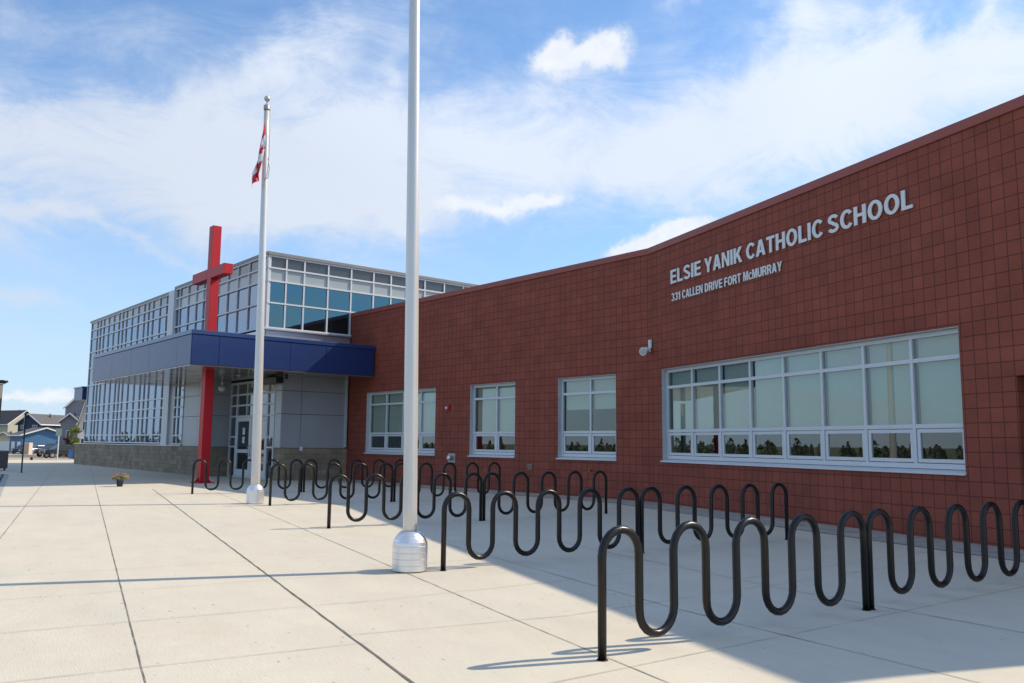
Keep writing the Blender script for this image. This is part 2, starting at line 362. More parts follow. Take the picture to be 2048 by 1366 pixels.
# everywhere else: broken high cloud on a plane overhead
pz = wm('ADD', wm('MAXIMUM', sep.outputs[2], 0), .22)
cp = N('ShaderNodeCombineXYZ'); L.new(wm('DIVIDE', sep.outputs[0], pz), cp.inputs[0]); L.new(wm('DIVIDE', sep.outputs[1], pz), cp.inputs[1])
gen = wn(.85, 4, .62, cp.outputs[0], .8)
back = wm('MULTIPLY', wm('GREATER_THAN', wm('ABSOLUTE', az), 1.0), 1)
mr = N('ShaderNodeMapRange'); mr.inputs[1].default_value = .75; mr.inputs[2].default_value = 1.15; L.new(wm('ABSOLUTE', az), mr.inputs[0])
gm = N('ShaderNodeMapRange'); gm.inputs[1].default_value = .42; gm.inputs[2].default_value = .64; gm.inputs[4].default_value = .9; L.new(gen.outputs[0], gm.inputs[0])
tot = wm('ADD', tot, wm('MULTIPLY', gm.outputs[0], mr.outputs[0]))
mp2 = N('ShaderNodeMapping'); mp2.inputs['Scale'].default_value = (1, 1, 2.3); mp2.inputs['Rotation'].default_value = (0, R(14), 0); L.new(tc.outputs['Generated'], mp2.inputs[0])
det = wn(6.5, 9, .74, mp2.outputs[0], .6); det2 = wn(1.9, 4, .5, tc.outputs['Generated'], .4)
dd = wm('ADD', wm('MULTIPLY', wm('SUBTRACT', det.outputs[0], .5), 1.9), wm('MULTIPLY', wm('SUBTRACT', det2.outputs[0], .5), .8))
m1 = N('ShaderNodeMapRange'); m1.interpolation_type = 'SMOOTHSTEP'; m1.inputs[1].default_value = -.05; m1.inputs[2].default_value = 1.08; m1.inputs[4].default_value = .96
L.new(wm('ADD', tot, wm('MULTIPLY', dd, wm('MINIMUM', wm('ADD', tot, .35), 1.0))), m1.inputs[0])
# crisp cumulus
cum = [(1090, 118, 42, 28, 10, 1.0), (1125, 92, 30, 22, 0, .9), (1150, 130, 60, 26, 0, 1.0), (1190, 110, 30, 26, 0, .7), (1225, 92, 34, 26, 0, 1.0), (1225, 130, 30, 30, 20, .8), (1150, 165, 60, 22, 0, .45),
       (890, 412, 36, 16, 0, .8), (945, 422, 45, 20, 0, .9), (1000, 428, 40, 20, 0, .9), (1050, 405, 48, 22, 8, 1.0), (1105, 398, 34, 18, 0, .9), (985, 395, 45, 12, 0, .5),
       (1240, 508, 40, 14, 10, .9), (1290, 488, 44, 20, 18, 1.0), (1345, 468, 44, 22, 15, 1.1), (1395, 445, 34, 18, 10, .9), (1420, 470, 50, 24, 0, .9),
       (28, 806, 24, 7, 0, .8), (70, 804, 30, 10, 0, .8), (110, 800, 26, 11, 0, .9), (150, 806, 30, 9, 0, .7)]
tc_ = None
for b_ in cum:
    tc_ = blob(*b_, cU2.outputs[0], tc_)
d3 = wn(42, 4, .66, tc.outputs['Generated'], .3)
m2 = N('ShaderNodeMapRange'); m2.interpolation_type = 'SMOOTHSTEP'; m2.inputs[1].default_value = .06; m2.inputs[2].default_value = 1.15
L.new(wm('ADD', tc_, wm('MULTIPLY', wm('MULTIPLY', wm('SUBTRACT', d3.outputs[0], .5), 2.0), wm('MINIMUM', wm('MULTIPLY', tc_, 1.2), .9))), m2.inputs[0])
fac = wm('MAXIMUM', m1.outputs[0], wm('MULTIPLY', m2.outputs[0], .97))
hz = N('ShaderNodeMapRange'); hz.inputs[1].default_value = .0; hz.inputs[2].default_value = .30; hz.inputs[3].default_value = .85; hz.inputs[4].default_value = 0; L.new(el, hz.inputs[0])
SKYM = 1.0
skm = N('ShaderNodeMix'); skm.data_type = 'RGBA'; skm.blend_type = 'MULTIPLY'; skm.inputs[0].default_value = 1; L.new(sky.outputs[0], skm.inputs[6]); skm.inputs[7].default_value = (.58, .79, .94, 1)
hm = N('ShaderNodeMix'); hm.data_type = 'RGBA'; vl = N('ShaderNodeMix'); vl.data_type = 'RGBA'; vl.inputs[0].default_value = .05; L.new(skm.outputs[2], vl.inputs[6]); vl.inputs[7].default_value = (3.6, 4.3, 5.3, 1)   # thin high veil
L.new(hz.outputs[0], hm.inputs[0]); L.new(vl.outputs[2], hm.inputs[6]); hm.inputs[7].default_value = (2.75, 3.35, 4.2, 1)
# cloud brightness varies a little with thickness
cv = N('ShaderNodeMapRange'); cv.inputs[1].default_value = .3; cv.inputs[2].default_value = .7; cv.inputs[3].default_value = .94; cv.inputs[4].default_value = 1.05; L.new(det2.outputs[0], cv.inputs[0])
cc = N('ShaderNodeVectorMath'); cc.operation = 'SCALE'; cc.inputs[0].default_value = (3.75, 4.1, 4.7); 
sdt = N('ShaderNodeVectorMath'); sdt.operation = 'DOT_PRODUCT'; L.new(tc.outputs['Generated'], sdt.inputs[0]); sdt.inputs[1].default_value = (math.cos(SUN_EL)*math.cos(SUN_AZ), math.cos(SUN_EL)*math.sin(SUN_AZ), math.sin(SUN_EL))
sm = N('ShaderNodeMapRange'); sm.inputs[1].default_value = .1; sm.inputs[2].default_value = .8; sm.inputs[3].default_value = .89; sm.inputs[4].default_value = 1.04; L.new(sdt.outputs['Value'], sm.inputs[0])
L.new(wm('MULTIPLY', cv.outputs[0], sm.outputs[0]), cc.inputs['Scale'])
c2 = N('ShaderNodeMix'); c2.data_type = 'RGBA'; L.new(hm.outputs[2], c2.inputs[6]); L.new(cc.outputs[0], c2.inputs[7]); L.new(m1.outputs[0], c2.inputs[0])
sh_ = N('ShaderNodeMapRange'); sh_.inputs[1].default_value = .3; sh_.inputs[2].default_value = .75; L.new(d3.outputs[0], sh_.inputs[0])
c3 = N('ShaderNodeMix'); c3.data_type = 'RGBA'; c3.inputs[6].default_value = (4.5, 4.6, 4.75, 1); c3.inputs[7].default_value = (3.7, 4.0, 4.45, 1); L.new(sh_.outputs[0], c3.inputs[0])
cm = N('ShaderNodeMix'); cm.data_type = 'RGBA'; L.new(wm('MULTIPLY', m2.outputs[0], .95), cm.inputs[0]); L.new(c2.outputs[2], cm.inputs[6]); L.new(c3.outputs[2], cm.inputs[7])
L.new(cm.outputs[2], bg.inputs['Color']); bg.inputs['Strength'].default_value = .12

sun = bpy.data.lights.new('sun', 'SUN'); so = bpy.data.objects.new('sun', sun); COL.objects.link(so)
sun.energy = 2.6; sun.angle = R(.53); sun.color = (1, .86, .66)
sd = Vector((math.cos(SUN_EL)*math.cos(SUN_AZ), math.cos(SUN_EL)*math.sin(SUN_AZ), math.sin(SUN_EL)))
so.rotation_euler = sd.to_track_quat('Z', 'Y').to_euler(); so.location = (30, 10, 40)
S.view_settings.view_transform = 'Standard'; S.view_settings.look = 'None'; S.view_settings.exposure = 0.85; S.view_settings.gamma = 1
S.cycles.max_bounces = 8; S.cycles.transparent_max_bounces = 12; S.cycles.caustics_reflective = False; S.cycles.caustics_refractive = False
S.cycles.sample_clamp_indirect = 6

# ---------------------------------------------------------------- frames
AN = R(-49.7387); A = Vector((math.cos(AN), math.sin(AN))); B = Vector((-A.y, A.x))
W2 = R(-68.678); T2 = Vector((math.cos(W2), math.sin(W2))); N2 = Vector((-T2.y, T2.x))
CX, CY = 3.58993, 22.01929; A0 = -14.483; B0 = 16.97         # the bend in the red wall
def xy(a, b): return (A.x*a+B.x*b, A.y*a+B.y*b)
def gz(x, y):
    d = math.hypot(x, y); t = min(max((d-61)/51, 0), 1); return -1.05*t*t*(3-2*t)

# ---------------------------------------------------------------- ground
def sheet(name, mat_, fn, off, xs, ys, kind='structure'):
    mb = MB()
    for i in range(len(xs)-1):
        for j in range(len(ys)-1):
            c = [(xs[i], ys[j]), (xs[i+1], ys[j]), (xs[i+1], ys[j+1]), (xs[i], ys[j+1])]
            mb.face([(x, y, fn(x, y)+off) for x, y in c])
    o = mb.build(name, mat_, fix=False); tag(o, kind=kind); return o
def sp(a, b, n): return [a+(b-a)*i/n for i in range(n+1)]
xs = [-3000, -1200, -500]+sp(-250, 120, 74)+[500, 1200, 3000]
ys = [-3000, -1200, -400]+sp(-150, 260, 82)+[600, 1200, 3000]
sheet('ground', M['earth'], gz, -.17, xs, ys)
sheet('road', M['asphalt'], gz, -.135, sp(-34, -9, 12), sp(-40, 50, 30))
sheet('parking_court', M['lot'], gz, -.12, sp(-110, -8, 34), sp(50, 165, 38))
# raised concrete plaza (slab with kerb)
K0, K1 = Vector((-20.9, 35.85)), Vector((-14.6, 24.8))
dk = (K1-K0).normalized(); K2 = K1+dk*34
plaza = [(K0.x, K0.y), (K1.x, K1.y), (K2.x, K2.y), (24, -8), (24, 30), (0, 62), (-29.6, 60.2), (-34.5, 59.6), (-40, 58.5), (-34, 35.9)]
mb = MB(); mb.prism(plaza, -.16, 0, 'z'); tag(mb.build('plaza_pavement', M['concrete']), kind='structure')
# kerb lip along the asphalt bay
mb = MB(); kn = Vector((dk.y, -dk.x))
if kn.x > 0: kn = -kn
for a_, b_ in ((K0, K2),):
    q = [a_+kn*.002, b_+kn*.002, b_+kn*.17, a_+kn*.17]
    mb.prism([(p.x, p.y) for p in q], -.15, -.004, 'z')
mb.box(-33.9, -21.1, 35.66, 35.83, -.15, -.004)
tag(mb.build('kerb', M['kerb'], bevel=.012), kind='structure')

def strip(mb, p, q, wd, z, n=30, jit=.35):
    p, q = Vector(p), Vector(q); d = (q-p); ln = d.length; d.normalize(); nn = Vector((-d.y, d.x)); n = max(2, int(ln/.16))
    prev = None
    for i in range(n+1):
        c = p+d*(ln*i/n)+nn*random.uniform(-.22, .22)*wd
        ww = wd*(1+random.uniform(-jit, jit))/2
        cur = (c-nn*ww, c+nn*ww)
        if prev: mb.face([(prev[0].x, prev[0].y, z), (cur[0].x, cur[0].y, z), (cur[1].x, cur[1].y, z), (prev[1].x, prev[1].y, z)])
        prev = cur
jd = MB(); jl = MB()
strip(jd, (-10.71, 25.78), (-.35, 4.9), .017, .004)                 # wide expansion joint
strip(jd, (-22.6, 46.2), (-1.9, 4.75), .007, .005)
strip(jd, (-28.6, 54.4), (-6.6, 11.0), .009, .004)
strip(jl, (-8.3, 24.4), (.31, 6.75), .010, .004); strip(jl, (.31, 6.75), (1.35, 4.7), .010, .004)
strip(jl, (-1.2, 13.1), (1.51, 7.78), .009, .004); strip(jl, (1.51, 7.78), (3.6, 4.4), .010, .004)
strip(jl, (.4, 13.6), (2.75, 9.0), .009, .004); strip(jl, (2.75, 9.0), (5.4, 4.9), .010, .004)
for p, q in (((-5.9, 8.95), (-2.1, 11.2)), ((-5.2, 7.55), (-2.0, 9.5)), ((-4.4, 6.25), (-1.3, 8.05)), ((-3.6, 4.97), (-1.0, 6.42)),
             ((-1.25, 6.62), (.5, 7.45)), ((.5, 7.45), (5.6, 11.35)), ((.2, 5.35), (6.3, 9.85)), ((-1.45, 7.9), (1.4, 9.9)), ((-2.1, 9.6), (-.4, 11.0)), ((2.6, 9.6), (5.9, 12.2)),
             ((1.2, 3.9), (5.5, 6.6)), ((-.9, 4.0), (1.2, 5.2))):
    strip(jl, p, q, .006, .006)
tag(jd.build('pavement_expansion_joints', M['joint'], fix=False), kind='structure')
tag(jl.build('pavement_sawn_joints', M['joint_lt'], fix=False), kind='structure')
# narrow darker apron of concrete along the red wall
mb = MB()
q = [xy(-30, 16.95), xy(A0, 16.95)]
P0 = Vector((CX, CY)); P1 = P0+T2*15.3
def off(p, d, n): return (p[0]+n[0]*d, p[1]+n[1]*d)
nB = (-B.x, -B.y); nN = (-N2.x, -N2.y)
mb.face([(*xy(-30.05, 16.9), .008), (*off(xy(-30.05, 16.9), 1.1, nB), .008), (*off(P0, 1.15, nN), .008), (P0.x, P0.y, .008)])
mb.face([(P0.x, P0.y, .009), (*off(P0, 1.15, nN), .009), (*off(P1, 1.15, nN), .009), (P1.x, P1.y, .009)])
M['apron'] = mat('darker_concrete_apron', (.40, .385, .345), .85, noise=.28, nscale=2.2, bump=.2)
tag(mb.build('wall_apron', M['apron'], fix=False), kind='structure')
mb = MB()
g0 = Vector((-24.5, 62))
for i in range(12):
    x0 = -46+i*2.2; mb.face([(x0, 66, gz(x0, 66)-.09), (x0+2.2, 66, gz(x0+2.2, 66)-.09), (x0+2.2, 90, gz(x0+2.2, 90)-.09), (x0, 90, gz(x0, 90)-.09)])
tag(mb.build('grass_verge', M['grass'], fix=False), 'short green grass strip beyond the end of the glass hall', kind='structure')

# ---------------------------------------------------------------- school building
school = thing('school_building', 'low red block school with glass entrance hall and blue canopy', 'building', (CX, CY, 0), AN)
def sub(name, mb, m, parent=school, rot2=False, **k):
    o = mb.build(name, m, parent, **k)
    if rot2: o.rotation_euler = (0, 0, W2-AN)
    return o
# local coordinates of the school: x = a-A0, y = b-B0 ; of the bent wing: x = s along the wall, y = into the wall
def la(a): return a-A0
def lb(b): return b-B0
def holed(mb, u0, u1, z0, z1, holes, y0, y1):
    us = sorted({u0, u1, *[h[0] for h in holes], *[h[1] for h in holes]}); zs = sorted({z0, z1, *[h[2] for h in holes], *[h[3] for h in holes]})
    def solid(i, j):
        if i < 0 or j < 0 or i >= len(us)-1 or j >= len(zs)-1: return False
        cu, cz = (us[i]+us[i+1])/2, (zs[j]+zs[j+1])/2
        return not any(h[0] < cu < h[1] and h[2] < cz < h[3] for h in holes)
    for i in range(len(us)-1):
        for j in range(len(zs)-1):
            if not solid(i, j): continue
            a, b_, c, d = us[i], us[i+1], zs[j], zs[j+1]
            mb.face([(a, y0, c), (b_, y0, c), (b_, y0, d), (a, y0, d)]); mb.face([(a, y1, c), (a, y1, d), (b_, y1, d), (b_, y1, c)])
            if not solid(i-1, j): mb.face([(a, y0, c), (a, y0, d), (a, y1, d), (a, y1, c)])
            if not solid(i+1, j): mb.face([(b_, y0, c), (b_, y1, c), (b_, y1, d), (b_, y0, d)])
            if not solid(i, j-1): mb.face([(a, y0, c), (a, y1, c), (b_, y1, c), (b_, y0, c)])
            if not solid(i, j+1): mb.face([(a, y0, d), (b_, y0, d), (b_, y1, d), (a, y1, d)])
ZS, ZT = 1.045, 3.345      # window opening bottom / top
ZW, ZC = 6.44, 6.61        # under coping / coping top
mb = MB(); W1H = [(la(-28.68), la(-24.08), ZS, ZT), (la(-22.13), la(-19.86), ZS, ZT), (la(-17.95), la(-15.68), ZS, ZT)]
holed(mb, la(-30.1), 0, 0, ZW, W1H, 0, .3)
o = sub('wall', mb, M['red_block'], fix=False)
mb = MB(); W2H = [(.575, 9.42, ZS+.01, ZT+.01), (10.37, 13.2, 0, 2.5)]
holed(mb, 0.0, 15.4, 0, ZW, W2H, 0, .3)
mb.box(15.1, 15.4, .3, 14, 0, ZW)           # end wall going back
sub('wall', mb, M['red_block'], rot2=True, fix=False)
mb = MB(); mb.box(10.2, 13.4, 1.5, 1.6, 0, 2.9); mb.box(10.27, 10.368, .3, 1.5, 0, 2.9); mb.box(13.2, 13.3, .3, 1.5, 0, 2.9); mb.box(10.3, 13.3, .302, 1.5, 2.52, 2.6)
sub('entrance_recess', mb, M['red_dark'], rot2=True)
# coping
mb = MB(); mb.box(la(-30.12), -.002, -.035, .34, ZW+.003, ZC); sub('coping', mb, M['coping_red'], bevel=.006)
mb = MB(); mb.box(-.012, 15.44, -.035, .34, ZW+.003, ZC+.001); mb.box(15.08, 15.44, .34, 14, ZW+.003, ZC+.001); sub('coping', mb, M['coping_red'], rot2=True, bevel=.006)
# roof behind the parapet and dark interior
mb = MB(); mb.prism([(la(-30.0), .31), (-.05, .31), (8, 14), (la(-30.0), 14)], 5.9, 6.1)
sub('roof', mb, M['roof'])
mb = MB(); mb.prism([(-1, .31), (15.05, .31), (15.05, 14), (3, 14)], 5.86, 6.06); sub('roof', mb, M['roof'], rot2=True)
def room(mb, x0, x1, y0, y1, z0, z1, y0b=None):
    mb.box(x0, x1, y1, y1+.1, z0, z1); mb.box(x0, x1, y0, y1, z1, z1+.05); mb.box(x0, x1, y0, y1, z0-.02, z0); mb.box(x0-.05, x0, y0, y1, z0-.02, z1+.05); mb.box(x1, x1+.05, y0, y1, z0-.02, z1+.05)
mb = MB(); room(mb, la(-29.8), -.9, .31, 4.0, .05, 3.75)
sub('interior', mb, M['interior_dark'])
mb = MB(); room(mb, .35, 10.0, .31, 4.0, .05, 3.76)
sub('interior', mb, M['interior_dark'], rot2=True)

def window(u0, u1, z0, z1, mulls, rot2, drops):
    """ribbon window: outer frame, mullions, two transoms, hopper sashes below, sill and white jamb liner"""
    d0, d1 = .13, .20; fw = .062; T1, T2z = z0+.745, z1-.46       # transoms
    mb = MB()
    mb.box(u0, u1, d0, d1, z0+.05, z0+.05+.085); mb.box(u0, u1, d0, d1, z1-.09, z1-.012)
    L0, L1 = z0+.135, z1-.09
    mb.box(u0+.012, u0+.075, d0, d1, L0, L1); mb.box(u1-.075, u1-.012, d0, d1, L0, L1)
    xs_ = [u0+.075]+[m for m in mulls]+[u1-.075]
    for m in mulls: mb.box(m-fw/2, m+fw/2, d0-.004, d1, L0, L1)
    for i in range(len(xs_)-1):
        a = xs_[i]+(fw/2 if i else 0); b_ = xs_[i+1]-(fw/2 if i < len(mulls) else 0)
        for zt in (T1, T2z): mb.box(a, b_, d0, d1, zt-.036, zt+.036)
        # hopper sash
        s0, s1, q0, q1 = a+.012, b_-.012, L0+.012, T1-.048
        e = .062
        for bx in ((s0, s1, q0, q0+e), (s0, s1, q1-e, q1), (s0, s0+e, q0+e, q1-e), (s1-e, s1, q0+e, q1-e)):
            mb.box(bx[0], bx[1], d0+.012, d1-.01, bx[2], bx[3])
    wo = sub('window', mb, M['alu'], rot2=rot2, bevel=.004)
    # jamb + head liner, sill
    mb = MB(); mb.box(u0-.001, u0+.010, .004, d0+.02, z0, z1-.011); mb.box(u1-.010, u1+.001, .004, d0+.02, z0, z1-.011); mb.box(u0, u1, .004, d0+.02, z1-.010, z1)
    jl_ = mb.build('jamb_liner', M['alu_dim'], wo)
    mb = MB(); mb.prism([(-.045, z0-.028), (-.045, z0+.006), (d0+.06, z0+.05), (d0+.06, z0+.02), (.002, z0+.004), (-.02, z0-.028)], u0-.035, u1+.02, 'x')
    mb.build('sill', M['alu'], wo)
    mb = MB(); yg = .165
    for i in range(len(xs_)-1):
        a, b_ = xs_[i], xs_[i+1]
        for zz0, zz1 in ((L0, T1-.02), (T1+.02, T2z-.02), (T2z+.02, L1)):
            mb.face([(a, yg, zz0), (b_, yg, zz0), (b_, yg, zz1), (a, yg, zz1)])
    mb.build('pane', M['glass'], wo, fix=False)
    for i in range(len(xs_)-1):
        a, b_ = xs_[i], xs_[i+1]; zb = drops[i % len(drops)]
        mb = MB(); mb.box(a+.045, b_-.03, .245, .252, zb if zb else T1-.02, z1-.02)
        mb.build('blind', M['blind'], wo)
    return wo
window(la(-28.68), la(-24.08), ZS, ZT, [la(-27.45), la(-26.3), la(-25.16)], False, [0])
window(la(-22.13), la(-19.86), ZS, ZT, [la(-20.91)], False, [0])
window(la(-17.95), la(-15.68), ZS, ZT, [la(-16.765)], False, [2.43])
window(.575, 9.42, ZS+.01, ZT+.01, [1.734, 2.86, 3.973, 5.066, 6.179, 7.263, 8.346], True, [0])

# --- glass hall
AG, BG, BL, BE = -30.1, 13.376, 13.58, 24.0
AL, AP = -55.35, -40.3
R_ = [8.44, 7.99, 7.487, 6.65, 5.70]
def curtain(name, axis, fixed, cols, rows, depth, gm, out, panels=(), fw=.06, end0=True, end1=True, proud=.0):
    """curtain wall in plane 'fixed'; axis 'x' runs along a, 'y' runs along b; out = -1/+1 direction of outside"""
    mb = MB()
    lo, hi = sorted((fixed+out*.05, fixed-out*depth))
    def bx(u0, u1, z0, z1, e=0):
        l, h = (lo-(e if out < 0 else 0), hi+(e if out > 0 else 0))
        if axis == 'x': mb.box(u0, u1, l, h, z0, z1)
        else: mb.box(l, h, u0, u1, z0, z1)
    z0, z1 = rows[-1], rows[0]
    for i, c in enumerate(cols): bx(c-fw/2, c+fw/2, z0, z1)
    for r in rows: bx(cols[0]-fw/2, cols[-1]+fw/2, r-fw/2, r+fw/2, .012)
    fr = sub(name, mb, M['alu'])
    mb = MB()
    for i in range(len(cols)-1):
        for j in range(len(rows)-1):
            if j in [p_[0] for p_ in panels]: continue
            a, b_, c, d = cols[i], cols[i+1], rows[j+1], rows[j]
            if axis == 'x': mb.face([(a, fixed, c), (b_, fixed, c), (b_, fixed, d), (a, fixed, d)])
            else: mb.face([(fixed, a, c), (fixed, b_, c), (fixed, b_, d), (fixed, a, d)])
    mb.build('pane', gm, fr, fix=False)
    for (j, mm) in panels:
        mb = MB(); dd = -out*.002; l, h = sorted((fixed+dd, fixed+dd-out*.01))
        if axis == 'x': mb.box(cols[0], cols[-1], l, h, rows[j+1], rows[j])
        else: mb.box(l, h, cols[0], cols[-1], rows[j+1], rows[j])
        mb.build('spandrel_panel', mm, fr)
    return fr
yG = [lb(v) for v in (13.376, 14.10, 14.85, 15.88, 16.91, 17.95, 18.79, 19.65, 20.5, 21.53, 22.57, 23.6)]
curtain('upper_glazing', 'y', la(AG), yG, R_, .10, M['glass_teal'], +1, ((0, M['spandrel_dk']), (1, M['spandrel_lt'])))
xG = [la(v) for v in (-40.0, -39.5, -38.47, -37.46, -36.6, -35.8, -34.97, -33.91, -32.87, -31.77, -30.75, -30.1)]
curtain('upper_glazing', 'x', lb(BG), xG, R_, .10, M['glass_blue'], -1, ((0, M['spandrel_dk']), (1, M['spandrel_lt'])))
xL = [la(v) for v in (-55.35, -54.13, -53.49, -52.78, -51.80, -50.80, -49.80, -49.13, -48.44, -47.45, -46.42, -45.44, -44.74, -44.04, -42.98, -42.0, -40.85)]
curtain('hall_glazing', 'x', lb(BL), xL, [8.44, 7.96, 7.46, 6.63, 5.68, 4.64, 3.43, 2.98, 2.54, 1.71, 1.32], .10, M['glass_blue'], -1, ((0, M['spandrel_dk']),))
xR = [la(v) for v in (-39.46, -38.97, -38.3)]
curtain('side_glazing', 'x', lb(BG), xR, [3.93, 3.373, 2.938, 2.503, 1.67, 1.30], .10, M['glass_blue'], -1)
# hall roof, coping, end walls, interior
mb = MB(); mb.box(la(-40.2), la(-30.0), lb(13.30), lb(BE), 8.47, 8.60); mb.box(la(-55.6), la(-40.2), lb(13.50), lb(BE), 8.46, 8.575)
sub('hall_coping', mb, M['cope_grey'], bevel=.008)
mb = MB(); mb.box(la(-55.4), la(-30.2), lb(BE)-.15, lb(BE), 0, 8.46); mb.box(la(-55.5), la(-55.38), lb(13.6), lb(BE), 1.2, 8.46)
sub('hall_wall', mb, M['panel'])
mb = MB(); mb.box(la(-54), la(-33.5), lb(17.8), lb(18), 0, 8.4); mb.box(la(-55.3), la(-30.3), lb(13.8), lb(23.8), 8.3, 8.4); mb.box(la(-55.3), la(-35.3), lb(13.8), lb(23.8), .02, .05)
mb.box(la(-55.3), la(-30.4), lb(14.3), lb(23.8), 5.0, 5.2)
sub('hall_interior', mb, M['interior'])
# pier and sill band, flashing
mb = MB(); mb.box(la(-40.82), la(-40.04), lb(13.25), lb(13.7), 1.2, 8.44); sub('pier', mb, M['alu'])
mb = MB(); mb.box(la(-40.038), la(-39.49), lb(13.33), lb(13.6), 1.2, 3.94); sub('pier', mb, M['panel'])
mb = MB(); mb.box(la(AG)+.002, la(AG)+.05, lb(13.33), lb(16.93), 5.13, 5.60); mb.box(la(-40.0), la(AG)+.05, lb(13.325), lb(13.375), 5.13, 5.60); mb.box(la(AG)+.052, la(AG)+.13, lb(13.25), lb(16.93), 5.605, 5.655)
sub('flashing', mb, M['flash'])
mb = MB(); mb.box(la(AG)+.051, la(AG)+.085, lb(13.27), lb(16.93), 5.662, 5.70); sub('sill_trim', mb, M['alu'])
# grey block base
mb = MB()
mb.box(la(-56.3), la(-34.96), lb(13.30), lb(13.62), 0, 1.20)
mb.box(la(-35.14), la(-34.96), lb(13.62), lb(14.15), 0, 1.20)
mb.box(la(-30.66), la(-30.1), lb(14.15), lb(14.4), 0, 1.20); mb.box(la(-30.35), la(-30.1), lb(14.4), lb(16.97), 0, 1.20)
sub('base_wall', mb, M['grey_block'], fix=True)
mb = MB(); mb.box(la(-56.34), la(-38.2), lb(13.255), lb(13.53), 1.203, 1.245); sub('base_cap', mb, M['alu'])
# wall panels with joints
def panels(mb, axis, fixed, us, zs, out, t=.03, g=.009):
    for i in range(len(us)-1):
        for j in range(len(zs)-1):
            lo, hi = sorted((fixed, fixed+out*t))
            a, b_, c, d = us[i]+g, us[i+1]-g, zs[j]+g, zs[j+1]-g
            if axis == 'x': mb.box(a, b_, lo, hi, c, d)
            else: mb.box(lo, hi, a, b_, c, d)
zp = [1.205, 2.49, 3.37, 3.95]
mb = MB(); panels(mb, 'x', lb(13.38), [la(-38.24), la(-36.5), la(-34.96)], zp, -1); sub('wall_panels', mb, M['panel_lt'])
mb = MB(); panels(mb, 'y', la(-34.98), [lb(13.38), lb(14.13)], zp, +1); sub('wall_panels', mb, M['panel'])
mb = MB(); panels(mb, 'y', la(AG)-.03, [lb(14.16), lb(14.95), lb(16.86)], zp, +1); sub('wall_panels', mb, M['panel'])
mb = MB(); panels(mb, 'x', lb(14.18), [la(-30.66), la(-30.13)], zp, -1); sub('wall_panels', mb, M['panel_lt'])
mb = MB(); mb.box(la(-38.24), la(-35.0), lb(13.38), lb(13.5), 1.2, 5.1); mb.box(la(-35.15), la(-34.98), lb(13.38), lb(14.2), 1.2, 5.1); mb.box(la(-30.66), la(-30.2), lb(14.19), lb(14.3), 1.2, 5.1)
mb.box(la(-30.35), la(AG)-.031, lb(14.3), lb(16.95), 1.2, 5.1); mb.box(la(-35), la(-30.1), lb(14.25), lb(14.35), 3.8, 5.1)
sub('panel_backing', mb, M['gap'])
# downspout
mb = MB(); mb.box(la(AG)+.002, la(AG)+.085, lb(16.80), lb(16.90), 1.24, 3.93); sub('downspout', mb, M['alu_dim'], bevel=.01)
mb = MB(); mb.box(la(AG)+.002, la(AG)+.06, lb(14.93), lb(15.05), 1.10, 1.26); sub('outlet_box', mb, M['white'], bevel=.008)

# --- entrance doors
BD = 14.15
mb = MB(); dx = [la(v) for v in (-34.98, -34.28, -33.23, -31.32, -30.68)]
def fb(u0, u1, z0, z1, e=0): mb.box(u0, u1, lb(BD)-.02-e, lb(BD)+.07, z0, z1)
zd = [3.80, 3.34, 2.90, 2.455]
for c in (dx[0]+.03, dx[1], dx[3], dx[4]-.03): fb(c-.035, c+.035, .0, 3.86, .004)
fb(dx[0], dx[4], 3.77, 3.86); 
for z in (3.34, 2.90, 2.455): fb(dx[0], dx[4], z-.035, z+.035)
mxm = (dx[1]+dx[3])/2
for c in (dx[1]+(dx[3]-dx[1])/3, dx[1]+(dx[3]-dx[1])*2/3): fb(c-.03, c+.03, 2.455, 3.8, .002)
for (a, b_) in ((dx[0], dx[1]), (dx[3], dx[4])):
    for z in (1.62, 1.22): fb(a, b_, z-.03, z+.03)
fb(mxm-.035, mxm+.035, 0, 2.43, .003); fb(dx[0], dx[4], 0, .05)
ent = sub('entrance_frame', mb, M['alu'], bevel=.004)
mb = MB()
for (a, b_, c, d) in ((dx[0], dx[1], .05, 3.8), (dx[3], dx[4], .05, 3.8), (dx[1], dx[3], 2.46, 3.8)):
    mb.face([(a, lb(BD)+.03, c), (b_, lb(BD)+.03, c), (b_, lb(BD)+.03, d), (a, lb(BD)+.03, d)])
mb.build('pane', M['glass_door'], ent, fix=False)
mb = MB(); mb.box(dx[0], dx[4], lb(BD)+.06, lb(BD)+.064, 3.36, 3.78); mb.build('transom_panel', M['sid_lt'], ent)
